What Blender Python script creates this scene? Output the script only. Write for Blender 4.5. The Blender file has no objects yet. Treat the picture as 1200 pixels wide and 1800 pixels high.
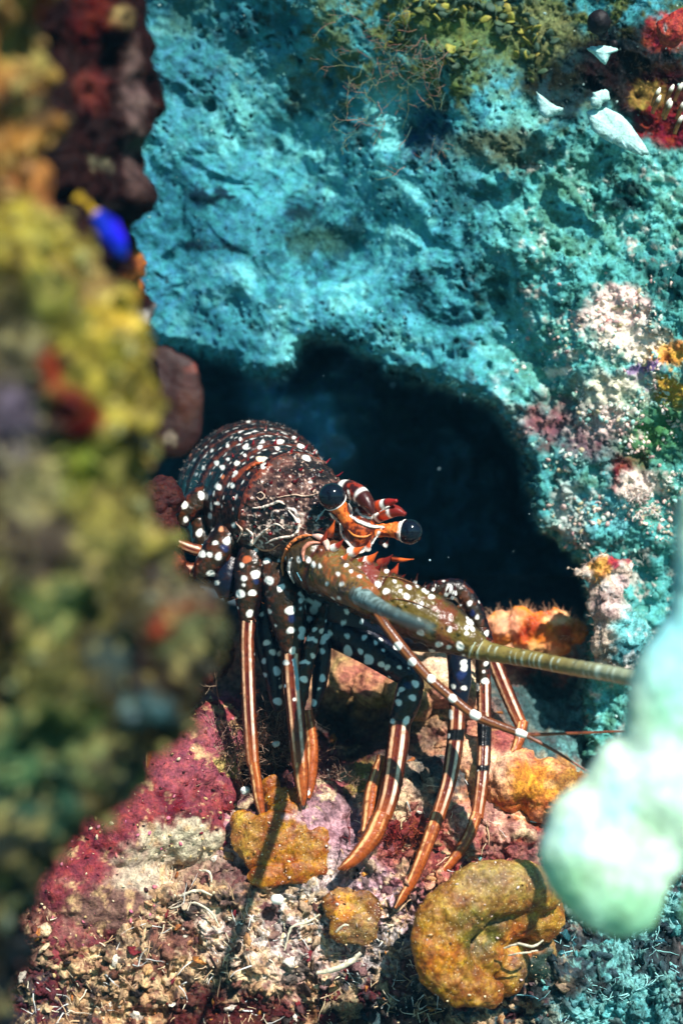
import bpy, math, random
import numpy as np
from mathutils import Vector
random.seed(7); rng = np.random.default_rng(11)
S = bpy.context.scene; C = S.collection
FPX = 2700.0; D0 = 0.9; U = D0 / FPX          # one traced unit = 1/3 mm at the animal

# ------------------------------------------------------------ camera
cam_d = bpy.data.cameras.new('camera'); cam = bpy.data.objects.new('camera', cam_d); C.objects.link(cam)
cam.location = (0, 0, 0); cam.rotation_euler = (math.radians(90), 0, 0)
cam_d.sensor_fit = 'HORIZONTAL'; cam_d.sensor_width = 36; cam_d.lens = 36 * FPX / 1200
cam_d.clip_start = 0.02; cam_d.clip_end = 50
cam_d.dof.use_dof = True; cam_d.dof.focus_distance = 0.89; cam_d.dof.aperture_fstop = 6.0
S.camera = cam
# ------------------------------------------------------------ light
sun_dir = Vector((-0.34, 0.62, -0.70)).normalized()      # the way the light travels
sd = bpy.data.lights.new('sun', 'SUN'); sun = bpy.data.objects.new('sun', sd); C.objects.link(sun)
sun.rotation_euler = sun_dir.to_track_quat('-Z', 'Y').to_euler(); sun.location = (0.5, -1, 1.5)
sd.energy = 5.0; sd.angle = math.radians(0.6); sd.color = (1.0, 0.95, 0.88)
w = bpy.data.worlds.new('World'); S.world = w; w.use_nodes = True
nt = w.node_tree; bg = nt.nodes['Background']
sky = nt.nodes.new('ShaderNodeTexSky'); sky.sky_type = 'NISHITA'; sky.sun_disc = False
sky.sun_elevation = math.asin(-sun_dir.z); sky.sun_rotation = math.atan2(-sun_dir.x, -sun_dir.y)
tint = nt.nodes.new('ShaderNodeMix'); tint.data_type = 'RGBA'; tint.blend_type = 'MULTIPLY'
tint.inputs[0].default_value = 1.0; tint.inputs[7].default_value = (0.35, 0.85, 1.0, 1)   # daylight through sea water
nt.links.new(sky.outputs[0], tint.inputs[6]); nt.links.new(tint.outputs[2], bg.inputs[0])
bg.inputs[1].default_value = 0.068
S.view_settings.view_transform = 'Standard'; S.view_settings.look = 'None'
S.view_settings.exposure = 0.74; S.view_settings.gamma = 1.0
S.cycles.max_bounces = 6

# ------------------------------------------------------------ helpers
def lin(r, g, b):
    f = lambda c: (c/255/12.92) if c/255 <= 0.04045 else ((c/255+0.055)/1.055)**2.4
    return np.array([f(r), f(g), f(b)])
def W(P):
    P = np.asarray(P, float); D = D0 + P[..., 2] * U
    return np.stack([(P[..., 0]-600)/FPX*D, D, -(P[..., 1]-900)/FPX*D], -1)
def unW(V):
    D = V[..., 1]
    return np.stack([V[..., 0]/D*FPX+600, 900 - V[..., 2]/D*FPX, (D-D0)/U], -1)
TB = rng.random((64, 64, 64)).astype(np.float32)
def vn(P, seed=0):
    P = np.asarray(P, np.float32) + seed*17.31
    i = np.floor(P).astype(np.int64); f = P - i; f = f*f*f*(f*(f*6-15)+10)
    a = i & 63; b = (i+1) & 63
    x0, y0, z0 = a[..., 0], a[..., 1], a[..., 2]; x1, y1, z1 = b[..., 0], b[..., 1], b[..., 2]
    fx, fy, fz = f[..., 0], f[..., 1], f[..., 2]
    l = lambda p, q, t: p + (q-p)*t
    return l(l(l(TB[x0,y0,z0], TB[x1,y0,z0], fx), l(TB[x0,y1,z0], TB[x1,y1,z0], fx), fy),
             l(l(TB[x0,y0,z1], TB[x1,y0,z1], fx), l(TB[x0,y1,z1], TB[x1,y1,z1], fx), fy), fz)
def fbm(P, size, octs=5, gain=0.5, seed=0, billow=False):
    P = np.asarray(P)/size; s = 0; a = 1; t = 0
    for k in range(octs):
        n = vn(P, seed+k)*2-1
        if billow: n = np.abs(n)*2-0.6
        s = s + a*n; t += a; a *= gain; P = P*2.03
    return s/t
def vor(P, size, seed=0):
    P = np.asarray(P, np.float32)/size + seed*7.7
    i = np.floor(P).astype(np.int64); f = P-i; best = np.full(P.shape[:-1], 9.0, np.float32)
    for dx in (-1,0,1):
        for dy in (-1,0,1):
            for dz in (-1,0,1):
                a = (i+[dx,dy,dz])
                a0, a1, a2 = a[...,0], a[...,1], a[...,2]
                o = np.stack([TB[a0&63,a1&63,a2&63], TB[(a0+21)&63,(a1+9)&63,(a2+5)&63], TB[(a0+40)&63,(a1+33)&63,(a2+50)&63]], -1)
                best = np.minimum(best, ((o+[dx,dy,dz]-f)**2).sum(-1))
    return np.sqrt(best)
def sst(a, b, x):
    t = np.clip((x-a)/(b-a), 0, 1); return t*t*(3-2*t)

def make(name, V, F, col=None, mat=None, parent=None, rough=None, smooth=True):
    """link one mesh; V in world metres, F an (n,3)/(n,4) array or a list of those"""
    me = bpy.data.meshes.new(name); Fs = F if isinstance(F, list) else [F]
    Fs = [f for f in Fs if len(f)]
    nl = sum(f.size for f in Fs); npoly = sum(len(f) for f in Fs)
    me.vertices.add(len(V)); me.vertices.foreach_set('co', np.ascontiguousarray(V, np.float32).ravel())
    me.loops.add(nl); me.loops.foreach_set('vertex_index', np.concatenate([f.ravel() for f in Fs]).astype(np.int32))
    st = []; o = 0
    for f in Fs:
        st.append(o + np.arange(len(f))*f.shape[1]); o += f.size
    me.polygons.add(npoly); me.polygons.foreach_set('loop_start', np.concatenate(st).astype(np.int32))
    if smooth: me.polygons.foreach_set('use_smooth', np.ones(npoly, bool))
    if col is not None:
        a = me.attributes.new('Col', 'FLOAT_COLOR', 'POINT')
        c = np.ones((len(V), 4), np.float32); c[:, :3] = np.clip(col, 0.002, 0.95); a.data.foreach_set('color', c.ravel())
    me.update(calc_edges=True); me.validate()
    ob = bpy.data.objects.new(name, me); C.objects.link(ob)
    if mat: me.materials.append(mat)
    if parent: ob.parent = parent
    return ob
def tag(o, label=None, cat=None, group=None, kind=None):
    if label: o['label'] = label
    if cat: o['category'] = cat
    if group: o['group'] = group
    if kind: o['kind'] = kind
    return o
def gridF(n, m, wrap=False):
    i = np.arange(n-1)[:, None]; j = np.arange(m if wrap else m-1)[None, :]; k = (j+1) % m
    return np.stack([i*m+j, i*m+k, (i+1)*m+k, (i+1)*m+j], -1).reshape(-1, 4)
def gnormals(P):
    a = np.gradient(P, axis=0); b = np.gradient(P, axis=1); n = np.cross(a, b)
    return n/np.maximum(np.linalg.norm(n, axis=-1, keepdims=True), 1e-12)
class Geo:
    """collects shapes in traced units, then links them as ONE mesh"""
    def __init__(s): s.V = []; s.C = []; s.Q = []; s.T = []; s.n = 0
    def grid(s, P, col, wrap=True, caps=True):
        n, m = P.shape[:2]; V = P.reshape(-1, 3); c = np.broadcast_to(col, P.shape).reshape(-1, 3)
        Q = gridF(n, m, wrap); T = []
        if caps and wrap:
            V = np.vstack([V, P[0].mean(0), P[-1].mean(0)]); c = np.vstack([c, c[:m].mean(0), c[-m:].mean(0)])
            j = np.arange(m); k = (j+1) % m; a = n*m
            T = np.vstack([np.stack([np.full(m, a), k, j], -1), np.stack([np.full(m, a+1), (n-1)*m+j, (n-1)*m+k], -1)])
        st = s.n; s.V.append(V); s.C.append(c); s.Q.append(Q+s.n)
        if len(T): s.T.append(T+s.n)
        s.n += len(V); return slice(st, s.n)
    def raw(s, V, F, c):
        s.V.append(V); s.C.append(np.broadcast_to(c, V.shape)); (s.T if F.shape[1] == 3 else s.Q).append(F+s.n); s.n += len(V)
    def fin(s):
        V = np.vstack(s.V); c = np.vstack(s.C).copy(); F = []
        if s.Q: F.append(np.vstack(s.Q))
        if s.T: F.append(np.vstack(s.T))
        return V, F, c
    def build(s, name, mat, parent=None):
        V, F, c = s.fin(); return make(name, W(V), F, c, mat, parent)
def spline(pts, step):
    """Catmull-Rom through rows (x,y,d,r...)"""
    p = np.array(pts, float); p = np.vstack([2*p[0]-p[1], p, 2*p[-1]-p[-2]]); out = []
    p[0, 3:] = p[1, 3:]; p[-1, 3:] = p[-2, 3:]
    for i in range(1, len(p)-2):
        L = np.linalg.norm(p[i+1, :3]-p[i, :3]); n = max(2, int(L/step)); t = np.linspace(0, 1, n, endpoint=False)[:, None]
        a, b, c, d = p[i-1], p[i], p[i+1], p[i+2]
        out.append(0.5*((2*b)+(c-a)*t+(2*a-5*b+4*c-d)*t*t+(3*b-a-3*c+d)*t**3))
    out.append(p[-2][None]); q = np.vstack(out); q[:, 3:] = np.maximum(q[:, 3:], 0.3); return q
def tube(pts, step=2.0, nang=32, ecc=1.0, bump=None, ref=(0, 0, -1)):
    """returns P (n,m,3), s (arc), th; th = 0 faces the camera side"""
    q = spline(pts, step); c = q[:, :3]; r = q[:, 3]
    t = np.gradient(c, axis=0); t /= np.linalg.norm(t, axis=1, keepdims=True)+1e-9
    rf = np.array(ref, float); n1 = rf-(t@rf)[:, None]*t; n1 /= np.linalg.norm(n1, axis=1, keepdims=True)+1e-9
    n2 = np.cross(t, n1); th = np.linspace(-math.pi, math.pi, nang, endpoint=False)
    r2 = q[:, 4] if q.shape[1] > 4 else r*ecc
    s = np.concatenate([[0], np.cumsum(np.linalg.norm(np.diff(c, axis=0), axis=1))])
    k = np.ones((len(q), nang))
    if bump is not None: k = bump(s[:, None], th[None, :])*k
    P = c[:, None]+n1[:, None]*(np.cos(th)[None]*r[:, None]*k)[..., None]+n2[:, None]*(np.sin(th)[None]*r2[:, None]*k)[..., None]
    return P, s, th
ICO = None
def ico(sub=1):
    import bmesh
    bm = bmesh.new(); bmesh.ops.create_icosphere(bm, subdivisions=sub, radius=1)
    V = np.array([v.co[:] for v in bm.verts]); F = np.array([[v.index for v in f.verts] for f in bm.faces]); bm.free(); return V, F
IV, IF = ico(1); IV2, IF2 = ico(2); IV3, IF3 = ico(3)
def blob(spheres, voxel=6.0, smooth=6, px=True):
    """melts spheres (x,y,d,r[,sx,sy,sd]) into one closed skin; returns world V, F"""
    Vs = []; Fs = []; n = 0
    for sp in spheres:
        x, y, d, r = sp[:4]; sc = np.array(sp[4:7] if len(sp) > 4 else (1, 1, 1), float)
        k = (D0+d*U)/D0
        V = W(np.array([x, y, d]))[None]+IV3*np.array([sc[0], sc[2], sc[1]])*r*U*k
        Vs.append(V); Fs.append(IF3+n); n += len(V)
    ob = make('tmp', np.vstack(Vs), np.vstack(Fs))
    m = ob.modifiers.new('r', 'REMESH'); m.mode = 'VOXEL'; m.voxel_size = voxel*U
    m2 = ob.modifiers.new('s', 'SMOOTH'); m2.iterations = smooth; m2.factor = 0.6
    bpy.context.view_layer.update()
    dg = bpy.context.evaluated_depsgraph_get(); ev = ob.evaluated_get(dg); me = ev.to_mesh()
    V = np.empty(len(me.vertices)*3, np.float32); me.vertices.foreach_get('co', V); V = V.reshape(-1, 3).astype(float)
    N = np.empty(len(me.vertices)*3, np.float32); me.vertices.foreach_get('normal', N); N = N.reshape(-1, 3)
    L = np.empty(len(me.loops), np.int32); me.loops.foreach_get('vertex_index', L)
    tot = np.empty(len(me.polygons), np.int32); me.polygons.foreach_get('loop_total', tot)
    assert (tot == 4).all(); F = L.reshape(-1, 4).copy()
    ev.to_mesh_clear(); mm = ob.data; bpy.data.objects.remove(ob); bpy.data.meshes.remove(mm)
    return V, N, F
def paint(P, base, patches, seed=0, warp=30, wsize=60):
    """P traced positions; patches (x,y,rx,ry,colour[,softness]) of growth and painted shade with ragged rims"""
    wx = fbm(P, wsize, 4, .6, seed+3)*warp*1.6; wy = fbm(P, wsize, 4, .6, seed+9)*warp*1.6
    c = np.broadcast_to(base, P.shape).astype(float).copy()
    for p in patches:
        x, y, rx, ry, cc = p[:5]; so = p[5] if len(p) > 5 else 0.35
        d = np.sqrt(((P[..., 0]+wx-x)/rx)**2+((P[..., 1]+wy-y)/ry)**2)
        c += (np.asarray(cc)-c)*(1-sst(1-so, 1+so, d))[..., None]
    return c
def crumbs(name, V, N, col, size, mat, flat=0.7, lift=0.3, big=False, bump=0.25):
    n = len(V); tv, tf = (IV2, IF2) if big else (IV, IF)
    th = rng.random((n, 3))*2-1; q = rng.normal(size=(n, 4)); q /= np.linalg.norm(q, axis=1, keepdims=True)
    a, b, c_, d = q.T
    R = np.stack([1-2*(c_*c_+d*d), 2*(b*c_-a*d), 2*(b*d+a*c_), 2*(b*c_+a*d), 1-2*(b*b+d*d), 2*(c_*d-a*b), 2*(b*d-a*c_), 2*(c_*d+a*b), 1-2*(b*b+c_*c_)], -1).reshape(n, 3, 3)
    sc = np.stack([np.ones(n), 0.5+rng.random(n)*0.5, flat*(0.4+rng.random(n)*0.6)], -1)
    P = tv[None]*(1+bump*(rng.random((n, len(tv), 1))*2-1)); P = np.einsum('nij,nkj->nki', R, P*sc[:, None])
    P = P*size[:, None, None]+(V+N*size[:, None]*lift)[:, None]
    F = (tf[None]+np.arange(n)[:, None, None]*len(tv)).reshape(-1, 3)
    cc = np.repeat(col[:, None], len(tv), 1).reshape(-1, 3)
    return make(name, P.reshape(-1, 3), F, cc, mat, smooth=big)
def strands(name, V, N, col, length, rad, mat, bend=0.6, K=6, link=True):
    n = len(V); dirn = N+rng.normal(size=(n, 3))*bend*0.7; dirn /= np.linalg.norm(dirn, axis=1, keepdims=True)
    pts = [V.copy()]; d = dirn.copy()
    for k in range(K):
        d = d+rng.normal(size=(n, 3))*bend*0.35; d /= np.linalg.norm(d, axis=1, keepdims=True); pts.append(pts[-1]+d*(length/K)[:, None])
    pts = np.stack(pts, 1); t = np.gradient(pts, axis=1); t /= np.linalg.norm(t, axis=-1, keepdims=True)+1e-12
    rf = np.array([0.3, -0.9, 0.2]); n1 = np.cross(t, rf); n1 /= np.linalg.norm(n1, axis=-1, keepdims=True)+1e-9; n2 = np.cross(t, n1)
    tap = np.linspace(1, 0.25, K+1)[None, :, None]*rad[:, None, None]
    rings = [pts+(n1*math.cos(a)+n2*math.sin(a))*tap for a in (0, 2.094, 4.189)]
    P = np.stack(rings, 2)  # n,K+1,3,3
    base = gridF(K+1, 3, True); F = (base[None]+np.arange(n)[:, None, None]*(K+1)*3).reshape(-1, 4)
    cc = np.repeat(col[:, None], (K+1)*3, 1).reshape(-1, 3)
    if not link: return P.reshape(-1, 3), F, cc
    return make(name, P.reshape(-1, 3), F, cc, mat)

# ------------------------------------------------------------ materials
def mat_base(name):
    m = bpy.data.materials.new(name); m.use_nodes = True; t = m.node_tree; return m, t, t.nodes, t.links, t.nodes['Principled BSDF']
def rockmat(name, rough=0.75, fine=700, mid=160, var=0.55, bump=0.6, bdist=0.0012, spec=0.3, sss=0.0, speck=0.0, tintc=(1, 1, 1), speckc=(0.8, 0.85, 0.8, 1), hue=0.03):
    m, t, N, L, bs = mat_base(name)
    at = N.new('ShaderNodeAttribute'); at.attribute_name = 'Col'
    tc = N.new('ShaderNodeTexCoord')
    n1 = N.new('ShaderNodeTexNoise'); n1.inputs['Scale'].default_value = fine; n1.inputs['Detail'].default_value = 5; n1.inputs['Roughness'].default_value = 0.65
    n2 = N.new('ShaderNodeTexNoise'); n2.inputs['Scale'].default_value = mid; n2.inputs['Detail'].default_value = 6; n2.inputs['Roughness'].default_value = 0.6
    for n in (n1, n2): L.new(tc.outputs['Object'], n.inputs['Vector'])
    r1 = N.new('ShaderNodeMapRange'); r1.inputs[1].default_value = 0.3; r1.inputs[2].default_value = 0.7; r1.inputs[3].default_value = 1-var; r1.inputs[4].default_value = 1+var*0.7
    r2 = N.new('ShaderNodeMapRange'); r2.inputs[1].default_value = 0.3; r2.inputs[2].default_value = 0.7; r2.inputs[3].default_value = 1-var*0.8; r2.inputs[4].default_value = 1+var*0.5
    L.new(n1.outputs['Fac'], r1.inputs[0]); L.new(n2.outputs['Fac'], r2.inputs[0])
    mu = N.new('ShaderNodeMath'); mu.operation = 'MULTIPLY'; L.new(r1.outputs[0], mu.inputs[0]); L.new(r2.outputs[0], mu.inputs[1])
    hs = N.new('ShaderNodeHueSaturation'); L.new(at.outputs['Color'], hs.inputs['Color']); L.new(mu.outputs[0], hs.inputs['Value'])
    rh = N.new('ShaderNodeMapRange'); rh.inputs[1].default_value = 0.3; rh.inputs[2].default_value = 0.7; rh.inputs[3].default_value = 0.5-hue; rh.inputs[4].default_value = 0.5+hue
    L.new(n2.outputs['Fac'], rh.inputs[0]); L.new(rh.outputs[0], hs.inputs['Hue'])
    out = hs.outputs['Color']
    if speck > 0:
        v = N.new('ShaderNodeTexVoronoi'); v.inputs['Scale'].default_value = fine*0.8; L.new(tc.outputs['Object'], v.inputs['Vector'])
        cr = N.new('ShaderNodeMapRange'); cr.inputs[1].default_value = speck; cr.inputs[2].default_value = speck*0.55; L.new(v.outputs['Distance'], cr.inputs[0])
        mx = N.new('ShaderNodeMix'); mx.data_type = 'RGBA'; L.new(cr.outputs[0], mx.inputs[0]); L.new(out, mx.inputs[6]); mx.inputs[7].default_value = speckc; out = mx.outputs[2]
    L.new(out, bs.inputs['Base Color'])
    bs.inputs['Roughness'].default_value = rough; bs.inputs['Specular IOR Level'].default_value = spec
    if sss > 0:
        bs.inputs['Subsurface Weight'].default_value = sss; bs.inputs['Subsurface Radius'].default_value = (1, 0.8, 0.5); bs.inputs['Subsurface Scale'].default_value = 0.006
    bp = N.new('ShaderNodeBump'); bp.inputs['Strength'].default_value = bump; bp.inputs['Distance'].default_value = bdist
    ad = N.new('ShaderNodeMath'); ad.operation = 'ADD'; L.new(n1.outputs['Fac'], ad.inputs[0]); L.new(n2.outputs['Fac'], ad.inputs[1])
    L.new(ad.outputs[0], bp.inputs['Height']); L.new(bp.outputs[0], bs.inputs['Normal'])
    return m
M_wall = rockmat('sediment_rock', rough=0.85, fine=620, mid=150, var=0.4, bump=0.45, spec=.06)
M_floor = rockmat('encrusted_rock', rough=0.55, fine=600, mid=170, var=0.65, bump=0.9, spec=0.22, hue=0.018)
M_fore = rockmat('algae_rock', rough=0.7, fine=180, mid=55, var=0.8, bump=0.6, bdist=0.003, hue=0.02, spec=0.08)
M_crumb = rockmat('rubble', rough=0.65, fine=900, mid=200, var=0.35, bump=0.4)
M_alga = rockmat('amber_alga', rough=0.42, fine=600, mid=130, var=0.6, bump=0.6, spec=0.4, sss=0.15, speck=0.16, speckc=(0.75, 0.6, 0.35, 1))
M_sponge = rockmat('sponge', rough=0.6, fine=260, mid=70, var=0.3, bump=0.5, sss=0.3, hue=0.02)
M_strand = rockmat('filament', rough=0.6, fine=300, mid=60, var=0.2, bump=0)
def shellmat():
    m, t, N, L, bs = mat_base('lobster_shell')
    at = N.new('ShaderNodeAttribute'); at.attribute_name = 'Col'; L.new(at.outputs['Color'], bs.inputs['Base Color'])
    bs.inputs['Roughness'].default_value = 0.26; bs.inputs['Specular IOR Level'].default_value = 0.4
    tc = N.new('ShaderNodeTexCoord'); n = N.new('ShaderNodeTexNoise'); n.inputs['Scale'].default_value = 900; n.inputs['Detail'].default_value = 4
    L.new(tc.outputs['Object'], n.inputs['Vector']); bp = N.new('ShaderNodeBump'); bp.inputs['Strength'].default_value = 0.35; bp.inputs['Distance'].default_value = 0.0005
    L.new(n.outputs['Fac'], bp.inputs['Height']); L.new(bp.outputs[0], bs.inputs['Normal'])
    rr = N.new('ShaderNodeMapRange'); rr.inputs[3].default_value = 0.15; rr.inputs[4].default_value = 0.5; L.new(n.outputs['Fac'], rr.inputs[0]); L.new(rr.outputs[0], bs.inputs['Roughness'])
    return m
M_shell = shellmat()
def plain(name, c, rough, spec=0.5, coat=0):
    m, t, N, L, bs = mat_base(name)
    tc = N.new('ShaderNodeTexCoord'); n = N.new('ShaderNodeTexNoise'); n.inputs['Scale'].default_value = 300; L.new(tc.outputs['Object'], n.inputs['Vector'])
    mx = N.new('ShaderNodeMix'); mx.data_type = 'RGBA'; L.new(n.outputs['Fac'], mx.inputs[0])
    mx.inputs[6].default_value = (*[x*0.7 for x in c], 1); mx.inputs[7].default_value = (*[min(1, x*1.3) for x in c], 1); L.new(mx.outputs[2], bs.inputs['Base Color'])
    bs.inputs['Roughness'].default_value = rough; bs.inputs['Specular IOR Level'].default_value = spec; bs.inputs['Coat Weight'].default_value = coat
    return m
M_eye = plain('eye_black', (0.004, 0.006, 0.012), 0.1, 0.45, 0.0)

# ============================================================ SETTING: reef wall with the den
poly = np.array([(200,560),(285,612),(340,618),(420,645),(470,664),(508,652),(524,622),(536,604),(560,594),(600,596),(640,616),(680,654),(750,668),(800,690),(870,712),(900,740),(912,790),(932,830),(935,880),(958,930),(1005,965),(1030,1000),(1040,1060),(1030,1200),(1030,1700),(200,1700)], float)
def sdist(X, Y, poly):
    best = np.full(X.shape, 1e9); ins = np.zeros(X.shape, bool); n = len(poly)
    for i in range(n):
        ax, ay = poly[i]; bx, by = poly[(i+1) % n]; ex, ey = bx-ax, by-ay
        t = np.clip(((X-ax)*ex+(Y-ay)*ey)/(ex*ex+ey*ey), 0, 1)
        best = np.minimum(best, np.hypot(X-ax-t*ex, Y-ay-t*ey))
        c = ((ay > Y) != (by > Y)) & (X < (bx-ax)*(Y-ay)/(by-ay+1e-9)+ax); ins ^= c
    return np.where(ins, -best, best)
def ctrl(X, Y, pts, p=2.6, soft=60):
    num = 0; den = 0
    for x, y, d in pts:
        k = 1/((X-x)**2+(Y-y)**2+soft**2)**(p/2*1.0); num = num+k*d; den = den+k
    return num/den
TEAL = lin(74, 160, 170); TEALL = lin(124, 214, 212); TEALD = lin(26, 84, 96)  # cyan of daylight through water, painted into the wall's rock colour
def build_wall():
    xs = np.arange(-350, 1600, 2.3); ys = np.arange(-330, 1330, 2.3)
    X, Y = np.meshgrid(xs, ys); P2 = np.stack([X, Y, X*0], -1)
    base = ctrl(X, Y, [(250,50,560),(250,400,620),(300,620,640),(480,620,560),(480,300,600),(600,450,560),(700,620,500),(850,650,430),(700,200,470),(650,0,330),
        (800,60,230),(900,150,330),(1000,60,300),(1150,60,200),(1150,250,260),(950,300,330),(1000,450,300),(900,560,380),(920,760,400),(1050,620,200),(1180,600,130),
        (1050,800,230),(1180,850,200),(980,900,350),(1060,950,330),(1150,1000,300),(1150,1150,300),(1300,600,60),(1300,1200,200),(600,-300,100),(1200,-300,0),(0,-200,500),(-200,600,600)], soft=70)*0.75
    wx = fbm(P2, 38, 5, .68, 2)*22; wy = fbm(P2, 38, 5, .68, 5)*22
    sd = sdist(X+wx, Y+wy, poly)
    ins = sst(3, -26, sd); lip = sst(22, 0, sd)
    a = 0.62; s_ = np.stack([(X*math.cos(a)+Y*math.sin(a))*0.8, (-X*math.sin(a)+Y*math.cos(a))*1.05, X*0], -1)+fbm(P2, 120, 3, .5, 12)[..., None]*60
    lump = fbm(s_, 150, 3, .5, 20)*40+fbm(s_, 52, 3, .5, 27, billow=True)*-9
    d = base-lump*(0.5+0.5*sst(0, 60, np.abs(sd)))+lip*34*(1-ins)
    back = 1250+fbm(P2, 170, 4, .55, 33)*520-640*np.exp(-(((X-590)/80)**2+((Y-760)/130)**2)) - 250*np.exp(-(((X-480)/60)**2+((Y-690)/60)**2))
    d = d*(1-ins)+back*ins
    Pp = np.stack([X, Y, d], -1); V = W(Pp); N = -gnormals(V); N *= np.sign((N*-V).sum(-1, keepdims=True))
    q = Pp*1.0
    h = fbm(q, 11, 3, .7, 141)*2.6+fbm(q, 42, 5, .56, 40)*7+fbm(q, 16, 3, .6, 47, billow=True)*2
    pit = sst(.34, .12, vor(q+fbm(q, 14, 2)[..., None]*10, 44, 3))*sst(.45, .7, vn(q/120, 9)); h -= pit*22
    knob = sst(.5, .1, vor(q, 13, 5))*sst(.45, .65, vn(q/90, 19)); h += knob*2
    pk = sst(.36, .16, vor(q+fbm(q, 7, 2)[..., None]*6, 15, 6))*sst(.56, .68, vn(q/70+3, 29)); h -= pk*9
    h *= .72
    smooth_ = sst(760, 560, X)*sst(260, 380, Y); h *= (1-.55*smooth_)
    rightness = sst(780, 980, X-(Y-500)*0.1)*sst(150, 350, Y)
    h += rightness*(sst(.6, .1, vor(q+fbm(q, 20, 3)[..., None]*16, 40, 8))*10+fbm(q, 22, 5, .68, 60)*13)
    V = V+N*(h*U*(1-0.5*ins))[..., None]
    Pf = unW(V)
    n1 = fbm(Pf, 95, 5, .6, 70); n2 = fbm(Pf, 22, 4, .6, 76); n3 = fbm(Pf, 300, 2, .5, 79)
    c = np.broadcast_to(TEAL, V.shape).copy()
    mix = lambda c, cc, k: c+(np.asarray(cc)-c)*np.clip(k, 0, 1)[..., None]
    c = mix(c, TEALL, sst(.0, .4, n1+n2*.7)*0.8); c = mix(c, lin(50, 108, 116), sst(.14, .38, fbm(Pf, 60, 4, .65, 91)-n2*.3)*.6); c = mix(c, TEALD, sst(.0, .42, -n1+n2*.8-.01)*0.85); c = mix(c, lin(38, 88, 100), sst(330, 120, Y+n1*160)*sst(700, 300, X)*.6); c = mix(c, lin(16, 40, 48), sst(.24, .36, n2+n3*.3)*sst(.0,.25,-n1)*.8)
    c = mix(c, lin(52, 128, 150), sst(700, 200, X)*sst(100, 500, Y)*.6)
    c = mix(c, lin(30, 60, 66), pit*.5); c = mix(c, lin(10, 30, 42), pk*.9)  # shade inside the dents is painted into the colour too
    ol = lin(95, 105, 50)
    topg = sst(250, 60, Y+n1*120-np.clip(X-560, 0, 400)*0.15)*sst(330, 640, X+n1*150)
    c = mix(c, lin(62, 88, 66), sst(300, 40, Y-np.clip(X-500, 0, 500)*.12+n1*200)*sst(420, 760, X+n1*200)*sst(-.3, .2, n2)*.7); c = mix(c, ol, topg*sst(-.2, .3, n2+n1*.3)*.85); c = mix(c, lin(62, 92, 70), sst(190, 20, Y)*sst(.0, .4, n1)*.5)
    c = mix(c, lin(100, 178, 160), rightness*.5); c = mix(c, lin(70, 105, 70), rightness*sst(.08, .35, n1-n2*.4)*.6); c = mix(c, lin(24, 62, 62), rightness*sst(.12, .3, n2*.8-n1*.4)*.7)
    # encrusting growth with its own outline; small dark spots paint shade in holes
    pt = [(345,428,26,16,lin(6,22,36),.5),(400,432,20,9,lin(12,36,48),.5),(350,345,30,16,lin(8,26,40),.5),(390,345,22,10,lin(12,36,50),.5),(525,375,26,14,lin(14,40,52),.5),(735,495,12,16,lin(14,50,60),.5),(560,420,60,30,lin(50,90,80),.7),(1000,130,100,80,lin(10,9,14)),(1120,120,90,90,lin(26,7,10)),(1170,190,70,70,lin(60,8,12)),(1180,55,40,35,lin(170,60,50)),(1160,215,60,40,lin(120,25,28)),(1140,165,30,20,lin(150,120,60)),
          (820,60,120,60,lin(95,110,55),.8),(960,50,60,40,lin(120,125,80),.6),(745,235,45,55,lin(15,45,75),.5),(880,260,90,30,lin(80,85,60),.7),
          (1090,545,55,45,lin(240,205,195)),(1020,560,20,18,lin(225,190,180)),(1120,600,60,30,lin(240,225,205)),(1180,620,40,25,lin(215,150,60)),(1140,650,25,22,lin(150,110,170)),
          (1080,680,60,30,lin(225,215,190),.6),(975,660,28,12,lin(235,230,215)),(960,740,40,35,lin(140,80,85),.7),(1040,760,55,45,lin(110,60,75),.7),(1100,830,40,35,lin(130,35,40),.6),(1130,850,40,22,lin(235,215,200)),
          (1185,690,35,28,lin(190,150,40)),(1080,560,10,6,lin(170,30,25)),(1150,760,60,50,lin(70,120,60),.8),(1000,890,30,50,lin(200,205,195),.6),(1060,900,50,40,lin(110,185,190)),(1060,740,40,30,lin(225,200,190),.6),
          (1190,480,50,40,lin(25,80,80),.6),(1120,330,25,22,lin(12,30,34),.4),(1100,365,30,12,lin(20,45,48),.4)]
    cw = paint(Pf, [0, 0, 0], [], 1) if False else None
    wx = fbm(Pf, 34, 4, .65, 83)*34; wy = fbm(Pf, 34, 4, .65, 89)*34
    for p in pt:
        x, y, rx, ry, cc = p[:5]; so = p[5] if len(p) > 5 else .3
        dd = np.sqrt(((X+wx-x)/rx)**2+((Y+wy-y)/ry)**2); c = mix(c, cc, (1-sst(1-so, 1+so, dd))*.92)
    k = sst(.1, .35, n2)*rightness*sst(.05, .3, fbm(Pf, 60, 3, .5, 95)); c = mix(c, lin(235, 222, 208), k*.55)
    c = mix(c, lin(62, 112, 136)*(1+.6*fbm(Pf, 120, 4, .6, 98))[..., None]*(1+3.6*np.exp(-(((X-585)/70)**2+((Y-715)/95)**2))+3*np.exp(-(((X-470)/50)**2+((Y-700)/40)**2)))[..., None], ins*.95)  # paler blobs in the den colour paint in dim light on inner rock
    global wallV, wallN, wallC, wallP, wall_ins
    wallV, wallN, wallC, wallP, wall_ins = V, N, c, Pf, sd
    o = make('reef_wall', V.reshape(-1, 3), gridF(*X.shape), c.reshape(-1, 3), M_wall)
    tag(o, 'sediment covered reef wall, teal sea light painted into its colour, with an overhang above the dark den', kind='structure')
build_wall()

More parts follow.
